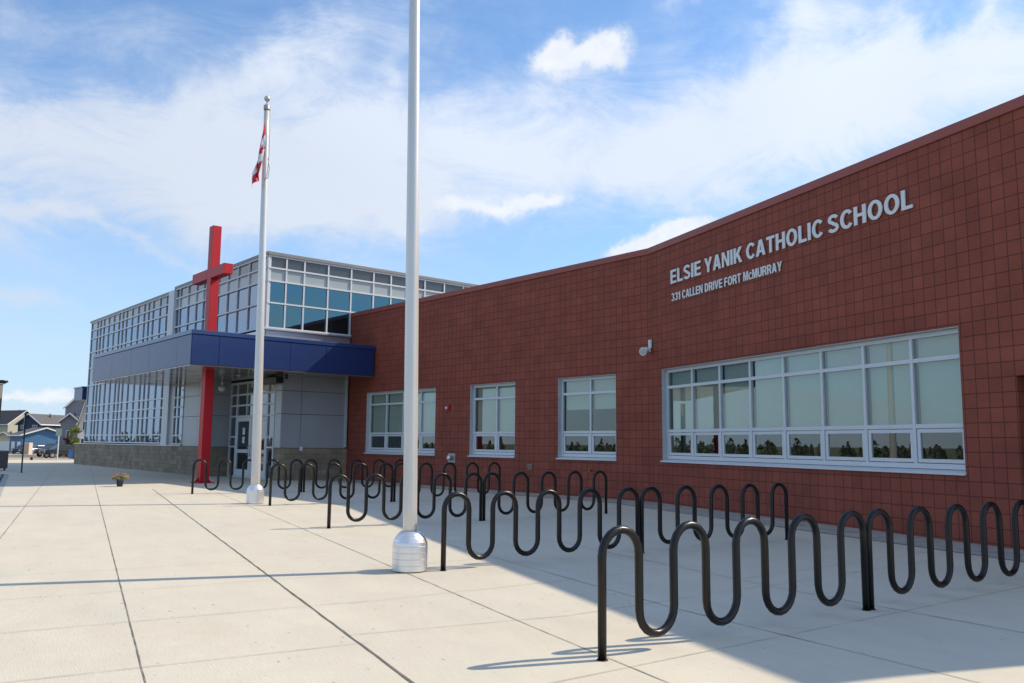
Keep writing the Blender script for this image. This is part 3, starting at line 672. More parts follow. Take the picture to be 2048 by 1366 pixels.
for k, (a, b_) in enumerate(((dx[1]+.04, mxm-.04), (mxm+.04, dx[3]-.04))):
    mb = MB(); y0, y1 = lb(BD)-.012, lb(BD)+.045; e = .13
    mb.box(a, a+e, y0, y1, .06, 2.41); mb.box(b_-e, b_, y0, y1, .06, 2.41); mb.box(a+e, b_-e, y0, y1, 2.25, 2.41); mb.box(a+e, b_-e, y0, y1, .06, .32); mb.box(a+e, b_-e, y0, y1, .98, 1.12)
    dr = sub('door', mb, M['alu'], bevel=.004)
    mb = MB()
    for c, d in ((.32, .98), (1.12, 2.25)): mb.face([(a+e, lb(BD)+.02, c), (b_-e, lb(BD)+.02, c), (b_-e, lb(BD)+.02, d), (a+e, lb(BD)+.02, d)])
    mb.build('pane', M['glass_door'], dr, fix=False)
    mb = MB(); hx = b_-.07 if k == 0 else a+.07
    mb.tube([(hx, y0-.002, .85), (hx, y0-.07, .9), (hx, y0-.07, 1.25), (hx, y0-.002, 1.3)], .014, 8); mb.build('handle', M['steel'], dr)
    nx = (a+b_)/2
    for zc, hh in ((1.85, .28), (1.5, .26)) if k == 0 else ((1.9, .2), (1.45, .30)):
        mb = MB(); mb.box(nx-.11, nx+.11, lb(BD)+.014, lb(BD)+.018, zc-hh/2, zc+hh/2); mb.build('paper_notice', M['paper'], dr)
mb = MB()                                    # house number decal on the transom glass
fnt = None

# --- canopy
ZF0, ZF1, ZK = 3.93, 4.955, 5.11
mb = MB()
us = [la(v) for v in (-40.0, -37.12, -34.53, -32.43, -29.475, -28.115)]
panels(mb, 'x', lb(9.985), us, [ZF0+.02, ZF1], -1, .045, .007)
us2 = [lb(v) for v in (9.955, 10.879, 13.468, 14.872, 16.90)]
panels(mb, 'y', la(-28.145), us2, [ZF0+.02, ZF1], +1, .045, .007)
panels(mb, 'y', la(-39.96), [lb(9.955), lb(11.6), lb(13.3)], [ZF0+.02, ZF1], -1, .045, .007)
sub('canopy_fascia', mb, M['blue'])
mb = MB(); poly = [(la(-40.02), lb(9.92)), (la(-28.08), lb(9.92)), (la(-28.08), lb(16.93)), (la(AG)+.06, lb(16.93)), (la(AG)+.06, lb(13.31)), (la(-40.02), lb(13.31))]
mb.prism(poly, ZF1+.012, ZK)
sub('canopy_cap', mb, M['blue_cap'], bevel=.008)
mb = MB(); poly = [(la(-39.955), lb(9.99)), (la(-28.15), lb(9.99)), (la(-28.15), lb(16.92)), (la(AG)+.06, lb(16.92)), (la(AG)+.06, lb(13.31)), (la(-39.955), lb(13.31))]
mb.prism(poly, ZF0+.03, ZF1+.008); sub('canopy_core', mb, M['gap'])
mb = MB(); poly = [(la(-40.0), lb(9.945)), (la(-28.105), lb(9.945)), (la(-28.105), lb(16.90)), (la(AG)+.004, lb(16.90)), (la(AG)+.004, lb(14.14)), (la(-34.95), lb(14.14)), (la(-34.95), lb(13.34)), (la(-40.0), lb(13.34))]
mb.prism(poly, ZF0-.012, ZF0+.014)
sf = sub('soffit', mb, M['soffit'])
mb = MB()
for a_ in (-38.5, -36.5, -34.5, -32.5, -30.5): mb.box(la(a_)-.006, la(a_)+.006, lb(9.96), lb(13.33), ZF0-.015, ZF0-.0125)
mb.build('soffit_joint', M['gap'], sf)
for a_, b_ in ((-33.2, 12.6), (-31.3, 12.9), (-36.5, 12.2), (-30.6, 11.2), (-38.8, 12.0)):
    mb = MB(); mb.lathe([(.09, ZF0-.024), (.11, ZF0-.014)], 16, (la(a_), lb(b_), 0)); mb.build('downlight', M['white'], sf)
# air curtain heater above the doors' right hand side
hb = thing('wall_heater', 'long black heater box under the blue canopy, right of the doors', 'heater', (*xy(-30.55, 13.9), 3.62), AN)
mb = MB(); mb.box(-.75, .72, -.15, .15, .0, .24); mb.build('casing', M['black'], hb, bevel=.015)
mb = MB()
for k in range(6): mb.box(-.62+k*.24, -.60+k*.24, -.12, .12, -.008, -.001)
mb.build('grille', M['steel'], hb)
dc = thing('dome_camera', 'round white dome security camera under the canopy left of the doors', 'security camera', (*xy(-34.35, 13.5), 3.62), AN)
mb = MB(); mb.tube([(0, 0, .30), (0, 0, .1)], .05, 10); mb.build('bracket', M['white'], dc)
mb = MB(); mb.lathe([(.02, .1), (.12, .07), (.16, 0), (.15, -.06), (.10, -.13), (.03, -.16)], 20); mb.build('housing', M['white'], dc)
# far canopy at the end of the hall
fc = thing('far_canopy', 'small blue box canopy beyond the far end of the glass hall', 'canopy', (*xy(-56.0, 13.55), 3.85), AN)
mb = MB(); mb.box(-1.9, 0, -.12, 1.0, .0, .72); mb.build('fascia', M['blue'], fc, bevel=.01)
mb = MB(); mb.box(-1.95, .05, -.17, 1.05, .725, .80); mb.build('cap', M['blue_cap'], fc)

# ---------------------------------------------------------------- wall lettering
def ell(cx, cy, rx, ry, a0, a1, n=14):
    return [(cx+rx*math.cos(R(a0+(a1-a0)*i/n)), cy+ry*math.sin(R(a0+(a1-a0)*i/n))) for i in range(n+1)]
def stroke(path, w):
    l, r = [], []
    for i, p in enumerate(path):
        a, b_ = path[max(i-1, 0)], path[min(i+1, len(path)-1)]; dx, dy = b_[0]-a[0], b_[1]-a[1]; k = math.hypot(dx, dy); nx, ny = -dy/k*w/2, dx/k*w/2
        l.append((p[0]+nx, p[1]+ny)); r.append((p[0]-nx, p[1]-ny))
    return l+r[::-1]
G_ = {
 'E': [[(0,0),(.60,0),(.60,.17),(.2,.17),(.2,.42),(.56,.42),(.56,.59),(.2,.59),(.2,.83),(.59,.83),(.59,1),(0,1)]],
 'L': [[(0,0),(.56,0),(.56,.17),(.2,.17),(.2,1),(0,1)]], 'I': [[(0,0),(.2,0),(.2,1),(0,1)]],
 'F': [[(0,0),(.2,0),(.2,.41),(.52,.41),(.52,.58),(.2,.58),(.2,.83),(.56,.83),(.56,1),(0,1)]],
 'T': [[(.22,0),(.42,0),(.42,.83),(.64,.83),(.64,1),(0,1),(0,.83),(.22,.83)]],
 'H': [[(0,0),(.2,0),(.2,.42),(.5,.42),(.5,0),(.7,0),(.7,1),(.5,1),(.5,.59),(.2,.59),(.2,1),(0,1)]],
 'N': [[(0,0),(.19,0),(.19,.66),(.49,0),(.70,0),(.70,1),(.51,1),(.51,.34),(.21,1),(0,1)]],
 'K': [[(0,0),(.2,0),(.2,.30),(.30,.42),(.50,0),(.75,0),(.44,.57),(.73,1),(.48,1),(.2,.58),(.2,1),(0,1)]],
 'Y': [[(.27,0),(.47,0),(.47,.38),(.74,1),(.52,1),(.37,.58),(.22,1),(0,1),(.27,.38)]],
 'A': [[(0,0),(.21,0),(.27,.20),(.50,.20),(.56,0),(.77,0),(.50,1),(.27,1)], [(.32,.36),(.45,.36),(.385,.74)]],
 'V': [[(.27,0),(.46,0),(.73,1),(.52,1),(.365,.28),(.21,1),(0,1)]],
 'M': [[(0,0),(.18,0),(.18,.72),(.34,0),(.51,0),(.67,.72),(.67,0),(.85,0),(.85,1),(.58,1),(.425,.34),(.27,1),(0,1)]],
 'O': [ell(.40,.5,.40,.52,0,345,23), ell(.40,.5,.20,.345,0,345,23)],
 'C': [ell(.40,.5,.40,.52,38,322,24)+[(.53,.30)]+ell(.40,.5,.20,.345,315,45,22)+[(.53,.70)]],
 'S': [stroke(ell(.33,.735,.235,.185,15,255,14)+ell(.33,.265,.245,.185,75,-165,14), .18)],
 '3': [stroke(ell(.28,.745,.20,.175,165,-60,13)+ell(.28,.27,.215,.185,60,-165,14), .165)],
 'D': [[(0,0),(.30,0)]+ell(.30,.5,.40,.5,-80,80,14)+[(.30,1),(0,1)], [(.2,.17),(.30,.17)]+ell(.30,.5,.20,.33,-75,75,12)+[(.30,.83),(.2,.83)]],
 'U': [[(0,1)]+ell(.35,.36,.35,.38,180,360,16)+[(.70,1),(.50,1)]+ell(.35,.36,.15,.21,360,180,14)+[(.20,1)]],
 'R': [[(0,0),(.2,0),(.2,.39),(.33,.39),(.42,.34),(.48,0),(.70,0),(.62,.36),(.55,.45)]+ell(.42,.72,.26,.28,-50,90,10)+[(0,1)], [(.2,.55),(.38,.55)]+ell(.38,.695,.11,.145,-75,75,8)+[(.38,.84),(.2,.84)]],
 '1': [[(.20,0),(.40,0),(.40,1),(.26,1),(.20,.88),(.04,.82),(.04,.68),(.20,.68)]],
}
G_['c'] = G_['C']
def bold_letters(root, text_words, x_ranges, z0, h, y, depth):
    for word, (x0, x1) in zip(text_words, x_ranges):
        ws = []
        for ch in word:
            X = [p[0] for p in G_[ch][0]]; ws.append((min(X), max(X)-min(X), .78 if ch == 'c' else 1))
        gap = .105
        tw = sum(w_*q for _, w_, q in ws)+gap*(len(ws)-1); k = (x1-x0)/tw; x = x0
        for ch, (mn, w_, q) in zip(word, ws):
            cu = bpy.data.curves.new('letter', 'CURVE'); cu.dimensions = '2D'; cu.fill_mode = 'BOTH'; cu.extrude = depth/2
            for ol in G_[ch]:
                sp__ = cu.splines.new('POLY'); sp__.points.add(len(ol)-1); sp__.use_cyclic_u = True
                for i, (a, b_) in enumerate(ol): sp__.points[i].co = (x+(a-mn)*k*q, b_*h*q, 0, 1)
            to = bpy.data.objects.new('tmp', cu); COL.objects.link(to); bpy.context.view_layer.update()
            me = bpy.data.meshes.new_from_object(to.evaluated_get(bpy.context.evaluated_depsgraph_get()))
            bpy.data.objects.remove(to); bpy.data.curves.remove(cu)
            me.transform(Matrix.Translation((0, y-depth/2, z0)) @ Matrix.Rotation(R(90), 4, 'X'))
            me.materials.clear(); me.materials.append(M['letter'])
            o = bpy.data.objects.new('letter', me); COL.objects.link(o); o.parent = root
            x += w_*k*q+gap*k
sg = thing('school_name_sign', 'large silver letters ELSIE YANIK CATHOLIC SCHOOL on the red wall', 'sign', (CX, CY, 0), W2)
bold_letters(sg, ['ELSIE', 'YANIK', 'CATHOLIC', 'SCHOOL'], [(1.115, 2.44), (2.60, 4.03), (4.18, 6.54), (6.69, 8.69)], 5.455, .345, -.022, .020)
sg2 = thing('school_address_sign', 'smaller silver letters 331 CALLEN DRIVE FORT McMURRAY below the school name', 'sign', (CX, CY, 0), W2)
bold_letters(sg2, ['331', 'CALLEN', 'DRIVE', 'FORT', 'McMURRAY'], [(1.135, 1.525), (1.62, 2.49), (2.585, 3.27), (3.35, 3.96), (4.05, 5.32)], 5.01, .20, -.018, .016)

# ---------------------------------------------------------------- things on the wall
sp_ = thing('horn_speaker', 'white horn loudspeaker on a bracket at the bend of the red wall', 'loudspeaker', (CX+T2.x*.10-N2.x*.02, CY+T2.y*.10-N2.y*.02, 3.86), W2)
mb = MB(); mb.box(-.06, .06, -.05, .0, .08, .30); mb.box(-.03, .03, -.16, -.02, -.02, .10); mb.build('bracket', M['white'], sp_, bevel=.006)
T = Matrix.Translation((0, -.10, 0)) @ Matrix.Scale(.72, 4) @ Matrix.Rotation(R(30), 4, 'Z') @ Matrix.Rotation(R(97), 4, 'X')
mb = MB(); mb.lathe([(.055, -.12), (.065, .02), (.075, .12), (.10, .22), (.145, .32), (.15, .335)], 24, T=T); mb.build('horn', M['white'], sp_)
mb = MB(); mb.lathe([(.125, .337), (.12, .339), (.03, .345)], 24, T=T); mb.build('horn_mouth', mat('horn_inside', (.45, .50, .46), .6), sp_)
al = thing('fire_alarm', 'small red fire alarm strobe on the wall between two windows', 'alarm', (*xy(-23.29, 16.97), 2.64), AN)
mb = MB(); mb.box(-.09, .09, -.09, 0, -.07, .08); mb.build('housing', M['alarm'], al, bevel=.012)
mb = MB(); mb.lathe([(.05, 0), (.045, .03), (.02, .05)], 14, T=Matrix.Translation((-.02, -.09, -.02)) @ Matrix.Rotation(R(90), 4, 'X')); mb.build('strobe_lens', M['white'], al)
fp = thing('wall_inlet', 'square steel plate with round capped pipe inlet low on the red wall', 'pipe inlet', (*xy(-23.07, 16.97), .96), AN)
mb = MB(); mb.box(-.19, .19, -.02, 0, -.15, .15); mb.build('plate', M['steel'], fp, bevel=.004)
mb = MB(); mb.lathe([(.07, 0), (.07, .08), (.09, .085), (.09, .13), (.03, .15)], 18, T=Matrix.Translation((-.03, -.02, 0)) @ Matrix.Rotation(R(90), 4, 'X')); mb.build('cap', M['spun'], fp)
ob = thing('outlet_cover', 'small grey-tan cover plate low on the red wall below the windows', 'outlet', (*xy(-19.14, 16.97), .77), AN)
mb = MB(); mb.box(-.10, .10, -.03, 0, -.085, .085); mb.build('box', mat('tan_cover', (.24, .20, .14), .6), ob, bevel=.006)
mb = MB(); mb.box(-.06, .06, -.042, -.031, -.05, .05); mb.build('flap', mat('tan_flap', (.20, .17, .12), .6), ob, bevel=.004)
hb_ = thing('hose_tap', 'little brass hose tap on the red wall behind the bike racks', 'tap', (*xy(-16.62, 16.97), .74), AN)
mb = MB(); mb.tube([(0, 0, 0), (0, -.07, 0), (0, -.10, -.04)], .016, 8); mb.build('spout', M['brass'], hb_)
mb = MB(); mb.tube([(-.045, -.05, .04), (.045, -.05, .04)], .012, 8); mb.build('handle', M['brass'], hb_)

# ---------------------------------------------------------------- cross
cr = thing('cross', 'tall red steel cross standing through the corner of the blue canopy', 'cross', (*xy(-29.47, 10.97), 0), AN)
mb = MB()
mb.box(-.36, 0, 0, .31, .02, 9.08); mb.build('upright', M['cross'], cr, bevel=.008)
mb = MB(); mb.box(-1.80, -.362, -.002, .312, 7.17, 7.53); mb.box(.002, 1.20, -.002, .312, 7.17, 7.53)
mb.build('crossbar', M['cross'], cr, bevel=.006)
mb = MB(); mb.box(-.52, .16, -.16, .46, .0, .022)
for x0, x1, d in ((-.36, -.52, 0), (0, .16, 0)):
    mb.prism([(x0, .022), (x1, .022), (x0, .20)], .13, .15, 'y')
for y0, y1 in ((0, -.16), (.30, .46)):
    mb.prism([(y0, .022), (y1, .022), (y0, .20)], -.19, -.17, 'x')
mb.build('base_plate', M['cross'], cr)
for x, y in ((-.46, -.10), (.10, -.10), (-.46, .40), (.10, .40)):
    mb = MB(); mb.lathe([(.022, .022), (.022, .045)], 6, (x, y, 0)); mb.build('anchor_bolt', M['steel'], cr)

# ---------------------------------------------------------------- flagpoles
def flagpole(name, label, base, top, r0, r1, full):
    t = thing(name, label, 'flagpole', (*base, 0), 0, 'flagpoles on the plaza')
    d = Vector((top[0]-base[0], top[1]-base[1], top[2])); mb = MB()
    n = 14; mb.tube([d*(i/n) for i in range(n+1)], [r0+(r1-r0)*max(0, i/n-.25)/.75 for i in range(n+1)], 28)
    mb.build('shaft', M['pole'], t)
    mb = MB(); prof = [(.20, .012)]
    zz = [.012, .075, .145, .215, .285]
    for i in range(4): prof += [(.200, zz[i]+.003), (.200, zz[i+1]-.004), (.1955, zz[i+1]-.003), (.1955, zz[i+1])]
    zs_ = [.288, .330, .368, .402, .430, .448]; rs = [.199, .191, .175, .152, .127, .106]
    for i in range(5): prof += [(rs[i], zs_[i]), (rs[i+1]+.004, zs_[i+1]-.004), (rs[i+1]-.001, zs_[i+1]-.003)]
    mb.lathe(prof, 48); c = mb.build('base_collar', M['spun'], t)
    for p in c.data.polygons: p.use_smooth = True
    e = c.modifiers.new('es', 'EDGE_SPLIT'); e.split_angle = R(35)
    mb = MB(); mb.lathe([(.17, .0), (.17, .013)], 32); mb.build('foot', M['gap'], t)
    mb = MB(); D = d
    mb.lathe([(r1+.012, -.02), (r1+.015, .0), (r1+.015, .10), (.02, .13), (.012, .20)], 16, (D.x, D.y, D.z)); mb.build('truck', M['steel'], t)
    mb = MB(); prof = [(.075*math.sin(a), -.075*math.cos(a)) for a in [PI*i/12 for i in range(1, 12)]]
    mb.lathe(prof, 20, (D.x, D.y, D.z+.28)); mb.build('finial_ball', M['ball'], t)
    mb = MB(); mb.box(-.012, .012, -r0-.05, -r0+.005, 1.28, 1.31); mb.tube([(0, -r0-.04, 1.2), (0, -r0-.04, 1.4)], .009, 6)
    return t, d
pb1 = (-1.143, 9.93); p1, d1 = flagpole('flagpole', 'nearest tall bare aluminium flagpole running out of the top of the picture', pb1, (pb1[0]-.14, pb1[1], 9.7), .081, .055, True)
pb2 = (-5.98, 20.2); p2, d2 = flagpole('flagpole', 'farther aluminium flagpole with a ball top and hanging flag', pb2, (pb2[0]-.14, pb2[1], 9.60), .105, .062, True)
# limp Canadian flag
fx, fy = pb2[0]-.12, pb2[1]
fl = thing('flag', 'red and white Canadian flag hanging limp from the farther flagpole', 'flag', (fx, fy-.02, 9.32), 0)
leafp = [(0, .46), (.06, .36), (.13, .40), (.10, .20), (.2, .28), (.23, .22), (.36, .24), (.32, .12), (.4, .07), (.2, -.12), (.23, -.2), (.03, -.17), (.02, -.42), (-.02, -.42), (-.03, -.17), (-.23, -.2), (-.2, -.12), (-.4, .07), (-.32, .12), (-.36, .24), (-.23, .22), (-.2, .28), (-.10, .20), (-.13, .40), (-.06, .36)]
def inpoly(x, y, P):
    c = False; n = len(P)
    for i in range(n):
        x1, y1 = P[i]; x2, y2 = P[(i+1) % n]
        if (y1 > y) != (y2 > y) and x < (x2-x1)*(y-y1)/(y2-y1)+x1: c = not c
    return c
mb = MB(); NU, NV = 60, 34
def fpos(u, v):
    down = .05+v*.85*(1-.45*u)+u*1.38*(1-.1*v)
    side = -.03-(.05+.16*min(1, u*1.7))*(.12+.88*v)+.03*math.sin(8*v+4*u)*u**.5
    dep = -.10-.03*u+.07*math.cos(9*v+3*u)*u**.5
    if v < .2: side += .55*u*(1-u)*(.2-v)*5*.35
    return (side, dep, -down)
for i in range(NU):
    for j in range(NV):
        u, v = (i+.5)/NU, (j+.5)/NV
        red = u < .25 or u > .75 or inpoly((u-.5)*2/1.3, (.5-v)/1.15, leafp)
        mb.face([fpos(i/NU, j/NV), fpos((i+1)/NU, j/NV), fpos((i+1)/NU, (j+1)/NV), fpos(i/NU, (j+1)/NV)], 0 if red else 1, True)
fo = mb.build('cloth', [M['flag_red'], M['flag_white']], fl, fix=False)
bm = bmesh.new(); bm.from_mesh(fo.data); bmesh.ops.remove_doubles(bm, verts=bm.verts, dist=.0005); bm.to_mesh(fo.data); bm.free()
mb = MB(); mb.tube([(.10, -.07, .35), (.12, -.08, -.9), (.10, -.09, -1.35), (.05, -.10, -1.6), (.02, -.09, -1.7)], .010, 6); mb.tube([(.09, -.07, -1.0), (.15, -.09, -1.25), (.12, -.1, -1.5), (.02, -.12, -1.55)], .012, 6)
mb.build('halyard', M['rope'], fl)

# ---------------------------------------------------------------- bicycle racks
def make_rack(p, q, label, group='black wave bicycle racks', h=.86, lo=.115):
    p, q = Vector(p), Vector(q); d = q-p; Ln = d.length; s_ = Ln/9; r = s_/2
    t = thing('bicycle_rack', label, 'bike rack', (p.x, p.y, 0), math.atan2(d.y, d.x), group)
    pts = [(0, 0, .0)]
    n = 10
    for k in range(9):
        x0, x1 = k*s_, (k+1)*s_
        if k % 2 == 0:
            for i in range(n+1):
                a = PI-PI*i/n; pts.append((x0+r+r*math.cos(a), 0, h-r+r*math.sin(a)))
        else:
            for i in range(n+1):
                a = PI+PI*i/n; pts.append((x0+r+r*math.cos(a), 0, lo+r+r*math.sin(a)))
    pts.append((Ln, 0, 0))
    rad = [.030]*len(pts)
    for k in range(9):
        for q_ in (1+k*(n+1), (k+1)*(n+1)): rad[q_] = .0313
    mb = MB(); mb.tube(pts, rad, 16); mb.build('wave_tube', M['rack'], t)
    for x in (0, Ln):
        mb = MB(); mb.lathe([(.042, .001), (.036, .007)], 16, (x, 0, 0)); mb.build('foot', M['rack'], t)
    return t
def row(P, labels, ext=None, h=.86):
    for k in range(len(P)-1):
        a, b_ = Vector(P[k]), Vector(P[k+1]); d = (b_-a).normalized()
        if k > 0: a = a+d*.075
        make_rack(a, b_, labels[k], h=h)
row([(.631, 5.97), (3.19, 7.83), (5.78, 9.62)], ['nearest bike rack, bottom right, its left post standing in the sun', 'bike rack running out of the right edge of the picture beside the red wall'])
row([(-.763, 9.96), (1.72, 11.69), (4.32, 13.52)], ['bike rack starting just right of the nearest flagpole base', 'bike rack in shade below the left half of the long eight-bay window'])
row([(-3.066, 14.63), (-.561, 16.30), (2.02, 18.25)], ['bike rack passing behind the nearest flagpole shaft', 'shaded bike rack below the window beside the horn speaker'], h=.88)
row([(-5.46, 19.60), (-2.93, 21.25), (-.30, 23.20)], ['bike rack whose left post stands just right of the farther flagpole base', 'shaded bike rack ending under the narrow middle window'], h=.93)
row([(-8.72, 23.62), (-6.06, 24.95), (-3.25, 26.55)], ['farthest left bike rack in front of the red cross foot and doors', 'farthest bike rack in shade close to the grey panel wall and red wall'], h=.92)

# ---------------------------------------------------------------- flower pot
px, py = -12.25, 27.0
fpot = thing('flower_pot', 'navy flower pot with pink and yellow flowers alone on the plaza', 'flower pot', (px, py, 0)); fpot.scale = (.82, .82, .82)
mb = MB(); mb.lathe([(.10, 0), (.135, .24), (.15, .25), (.15, .29), (.135, .29), (.13, .27)], 24); mb.build('pot', M['pot'], fpot)
mb = MB(); rd = random.Random(3)
def leafq(mb, c, s_, mi=0):
    d = Vector((rd.uniform(-1, 1), rd.uniform(-1, 1), rd.uniform(-.6, 1))).normalized(); u = d.cross(Vector((.3, .2, 1))).normalized()*s_; v = d.cross(u).normalized()*s_*.8
    c = Vector(c); mb.face([c-u, c-v*.6, c+u, c+v*.6], mi)
for i in range(420):
    a = rd.uniform(0, 2*PI); r_ = .30*rd.random()**.6; z = .30+.20*rd.random()*(1-r_/.42)-max(0, r_-.2)*.6
    leafq(mb, (r_*math.cos(a), r_*math.sin(a), z), .028)
mb.build('foliage', M['leaf'], fpot, fix=False)
mb = MB()
for i in range(150):
    a = rd.uniform(0, 2*PI); r_ = .33*rd.random()**.5; z = .38+.20*rd.random()*(1-r_/.5)-max(0, r_-.2)*.5
    c = (r_*math.cos(a), r_*math.sin(a), z); k = rd.choice((0, 0, 1, 2)) if c[0] < .08 else rd.choice((0, 1, 1, 2))
    for q_ in range(3): leafq(mb, c, .026, k)
mb.build('blossoms', [M['pet_a'], M['pet_b'], M['pet_c']], fpot, fix=False)

# ---------------------------------------------------------------- left edge furniture
lb_ = thing('litter_bin', 'brown slatted litter bin cut off by the left edge of the picture', 'litter bin', (-23.75, 39.6, 0), R(-20))
mb = MB()
for k in range(7):
    for yy in (-.33, .33): mb.box(-.34+k*.10, -.26+k*.10, yy-.015, yy+.015, .10, .86)
    for xx in (-.36, .36): mb.box(xx-.015, xx+.015, -.33+k*.095, -.25+k*.095, .10, .86)
mb.build('slats', M['slat'], lb_)
mb = MB(); mb.box(-.32, .32, -.30, .30, .12, .82); mb.build('liner', M['black'], lb_)
mb = MB(); mb.box(-.38, .38, -.36, .36, .865, .92); mb.build('lid', M['steel'], lb_, bevel=.01)
mb = MB()
for x in (-.28, .28):
    for y in (-.25, .25): mb.box(x-.03, x+.03, y-.03, y+.03, 0, .12)
mb.build('legs', M['black'], lb_)
ss = thing('sign_post', 'thin dark green sign post with narrow edge-on sign on the far plaza', 'sign post', (-21.05, 37.0, 0), R(28))
mb = MB(); mb.box(-.03, .03, -.03, .03, .01, 2.62); mb.build('post', mat('dark_green_post', (.03, .05, .045), .6), ss)
mb = MB(); mb.box(-.05, -.035, -.20, .20, 1.95, 2.58); mb.build('sign_plate', M['steel'], ss)
mb = MB(); mb.box(-.14, .14, -.10, .10, 0, .015); mb.build('base_plate', M['steel'], ss)
lp = thing('street_lamp', 'slim dark lamp post with a flat disc head at the left edge', 'street lamp', (-27.0, 45.0, 0))
mb = MB(); mb.tube([(0, 0, 0), (0, 0, 4.4)], [.075, .055], 12); mb.build('pole', mat('purple_black_post', (.03, .028, .04), .5), lp)
mb = MB(); mb.lathe([(.05, 4.30), (.26, 4.42), (.30, 4.47), (.27, 4.52), (.05, 4.55)], 20); mb.build('lamp_head', M['black'], lp)
gp = thing('concrete_post', 'thick olive grey post cut off by the left edge beside the lamp', 'post', (-25.70, 42.6, 0))
mb = MB(); mb.box(-.12, .12, -.12, .12, 0, 4.15); mb.build('shaft', mat('olive_concrete', (.22, .23, .18), .8, noise=.1), gp, bevel=.02)
mb = MB(); mb.box(-.15, .15, -.15, .15, 4.152, 4.22); mb.build('cap', M['steel'], gp)

def at(px_, D):     # a spot on the ground seen in column px_, D metres ahead
    r = ray(px_, 880); x = r.x/r.y*D; return (x, D, gz(x, D))
x, y, z = at(117, 82)
s2 = thing('sign_post', 'white sign post with the plain back of a square sign at the parking court', 'sign post', (x, y, z-.1))
mb = MB(); mb.box(-.04, .04, -.04, .04, 0, 3.2); mb.build('post', M['trim'], s2)
mb = MB(); mb.box(-.26, .28, -.07, -.045, 2.6, 3.3); mb.build('sign_plate', M['steel'], s2)
x, y, z = at(66, 83)
bo = thing('bollard', 'short pale concrete bollard with a black top near the white sign post', 'bollard', (x, y, z-.1))
mb = MB(); mb.lathe([(.30, 0), (.30, .28), (.28, .31)], 18); mb.build('base', M['kerb'], bo)
mb = MB(); mb.lathe([(.12, .31), (.12, .6), (.10, .62)], 14); mb.build('post', M['black'], bo)
x, y, z = at(58, 146)
ub = thing('utility_cabinet', 'tall pinkish utility cabinet standing by the silver car', 'cabinet', (x, y, z-.1), R(-15))
mb = MB(); mb.box(-.5, .5, -.4, .4, 0, 2.0); mb.build('body', M['sid_lt'], ub, bevel=.03)
mb = MB(); mb.box(-.42, .42, -.42, -.401, .15, 1.85); mb.build('door', mat('pinkish_door', (.50, .36, .28), .7), ub)
# bins
x, y, z = at(144.3, 118)
bn = thing('wheelie_bin', 'blue wheelie bin beside the dark pickup, left one of the pair', 'bin', (x, y, z-.1), R(15), 'blue wheelie bins')
mb = MB(); mb.prism([(-.24, 0), (.24, 0), (.30, 1.02), (-.30, 1.02)], -.3, .3, 'y'); mb.build('body', M['bin_blue'], bn, bevel=.02)
mb = MB(); mb.box(-.33, .33, -.36, .33, 1.025, 1.10); mb.build('lid', M['bin_blue'], bn, bevel=.02)
mb = MB(); mb.lathe([(.10, -.3), (.10, .3)], 12, T=Matrix.Translation((0, .28, .1)) @ Matrix.Rotation(R(90), 4, 'Y')); mb.build('wheels', M['tyre'], bn)
c_ = copy_tree(bn); c_.location = (x+.72, y+.05, z-.1); c_['label'] = 'blue wheelie bin right against the end of the grey block wall'

# ---------------------------------------------------------------- cars
def car(name, label, cat, loc, rz, kind, paint, group=None):
    t = thing(name, label, cat, loc, rz, group)
    if kind == 'hatch': Lh, W, H_, prof, gp_ = 2.1, .88, 1.45, [(-2.1, .35), (-2.1, .8), (-1.95, .95), (-1.0, 1.02), (2.0, 1.0), (2.1, .7), (2.1, .35)], [(-1.25, 1.0), (-.45, 1.42), (1.2, 1.46), (1.95, 1.0)]
    else: Lh, W, H_, prof, gp_ = 2.8, .98, 1.9, [(-2.8, .5), (-2.8, 1.05), (-2.65, 1.2), (-1.4, 1.25), (2.75, 1.22), (2.8, .5)], [(-1.5, 1.24), (-.8, 1.86), (.75, 1.88), (1.0, 1.24)]
    mb = MB(); mb.prism(prof, -W, W, 'y'); mb.build('body', paint, t, bevel=.06)
    mb = MB(); i = [(x_*.96, z_) for x_, z_ in gp_]; mb.prism(gp_, -W*.86, W*.86, 'y'); mb.build('windows', M['cglass'], t, bevel=.03)
    mb = MB(); mb.box(gp_[1][0]+.05, gp_[2][0]-.05, -W*.84, W*.84, gp_[1][1]-.0, gp_[2][1]+.05); mb.build('roof', paint, t, bevel=.03)
    wr = .33 if kind == 'hatch' else .40
    for sx in (-.64, .64):
        for sy in (-1, 1):
            mb = MB(); mb.lathe([(wr, -.11), (wr, .11)], 20, T=Matrix.Translation((Lh*sx, sy*(W-.08), wr)) @ Matrix.Rotation(R(90), 4, 'X')); wo = mb.build('wheel', M['tyre'], t)
            mb = MB(); mb.lathe([(wr*.6, -.118), (wr*.6, .118)], 14, T=Matrix.Translation((Lh*sx, sy*(W-.08), wr)) @ Matrix.Rotation(R(90), 4, 'X')); mb.build('rim', M['rim'], wo)
    for sy in (-1, 1):
        mb = MB(); zc = prof[1][1]-.12; mb.box(-Lh-.02, -Lh+.06, sy*W*.78-.17, sy*W*.78+.17, zc-.08, zc+.08); mb.build('headlight', M['lamp'], t)
    mb = MB(); mb.box(-Lh-.03, -Lh+.02, -W*.5, W*.5, .62 if kind != 'hatch' else .5, .95 if kind != 'hatch' else .68); mb.build('grille', M['black'], t)
    return t
x, y, z = at(76, 150); car('parked_car', 'silver hatchback parked in front of the light wood fence', 'car', (x, y, z-.11), R(62), 'hatch', M['silver'])
x, y, z = at(48.5, 152); car('parked_car', 'dark car half hidden behind the pinkish cabinet', 'car', (x, y, z-.11), R(85), 'hatch', M['blackp'])
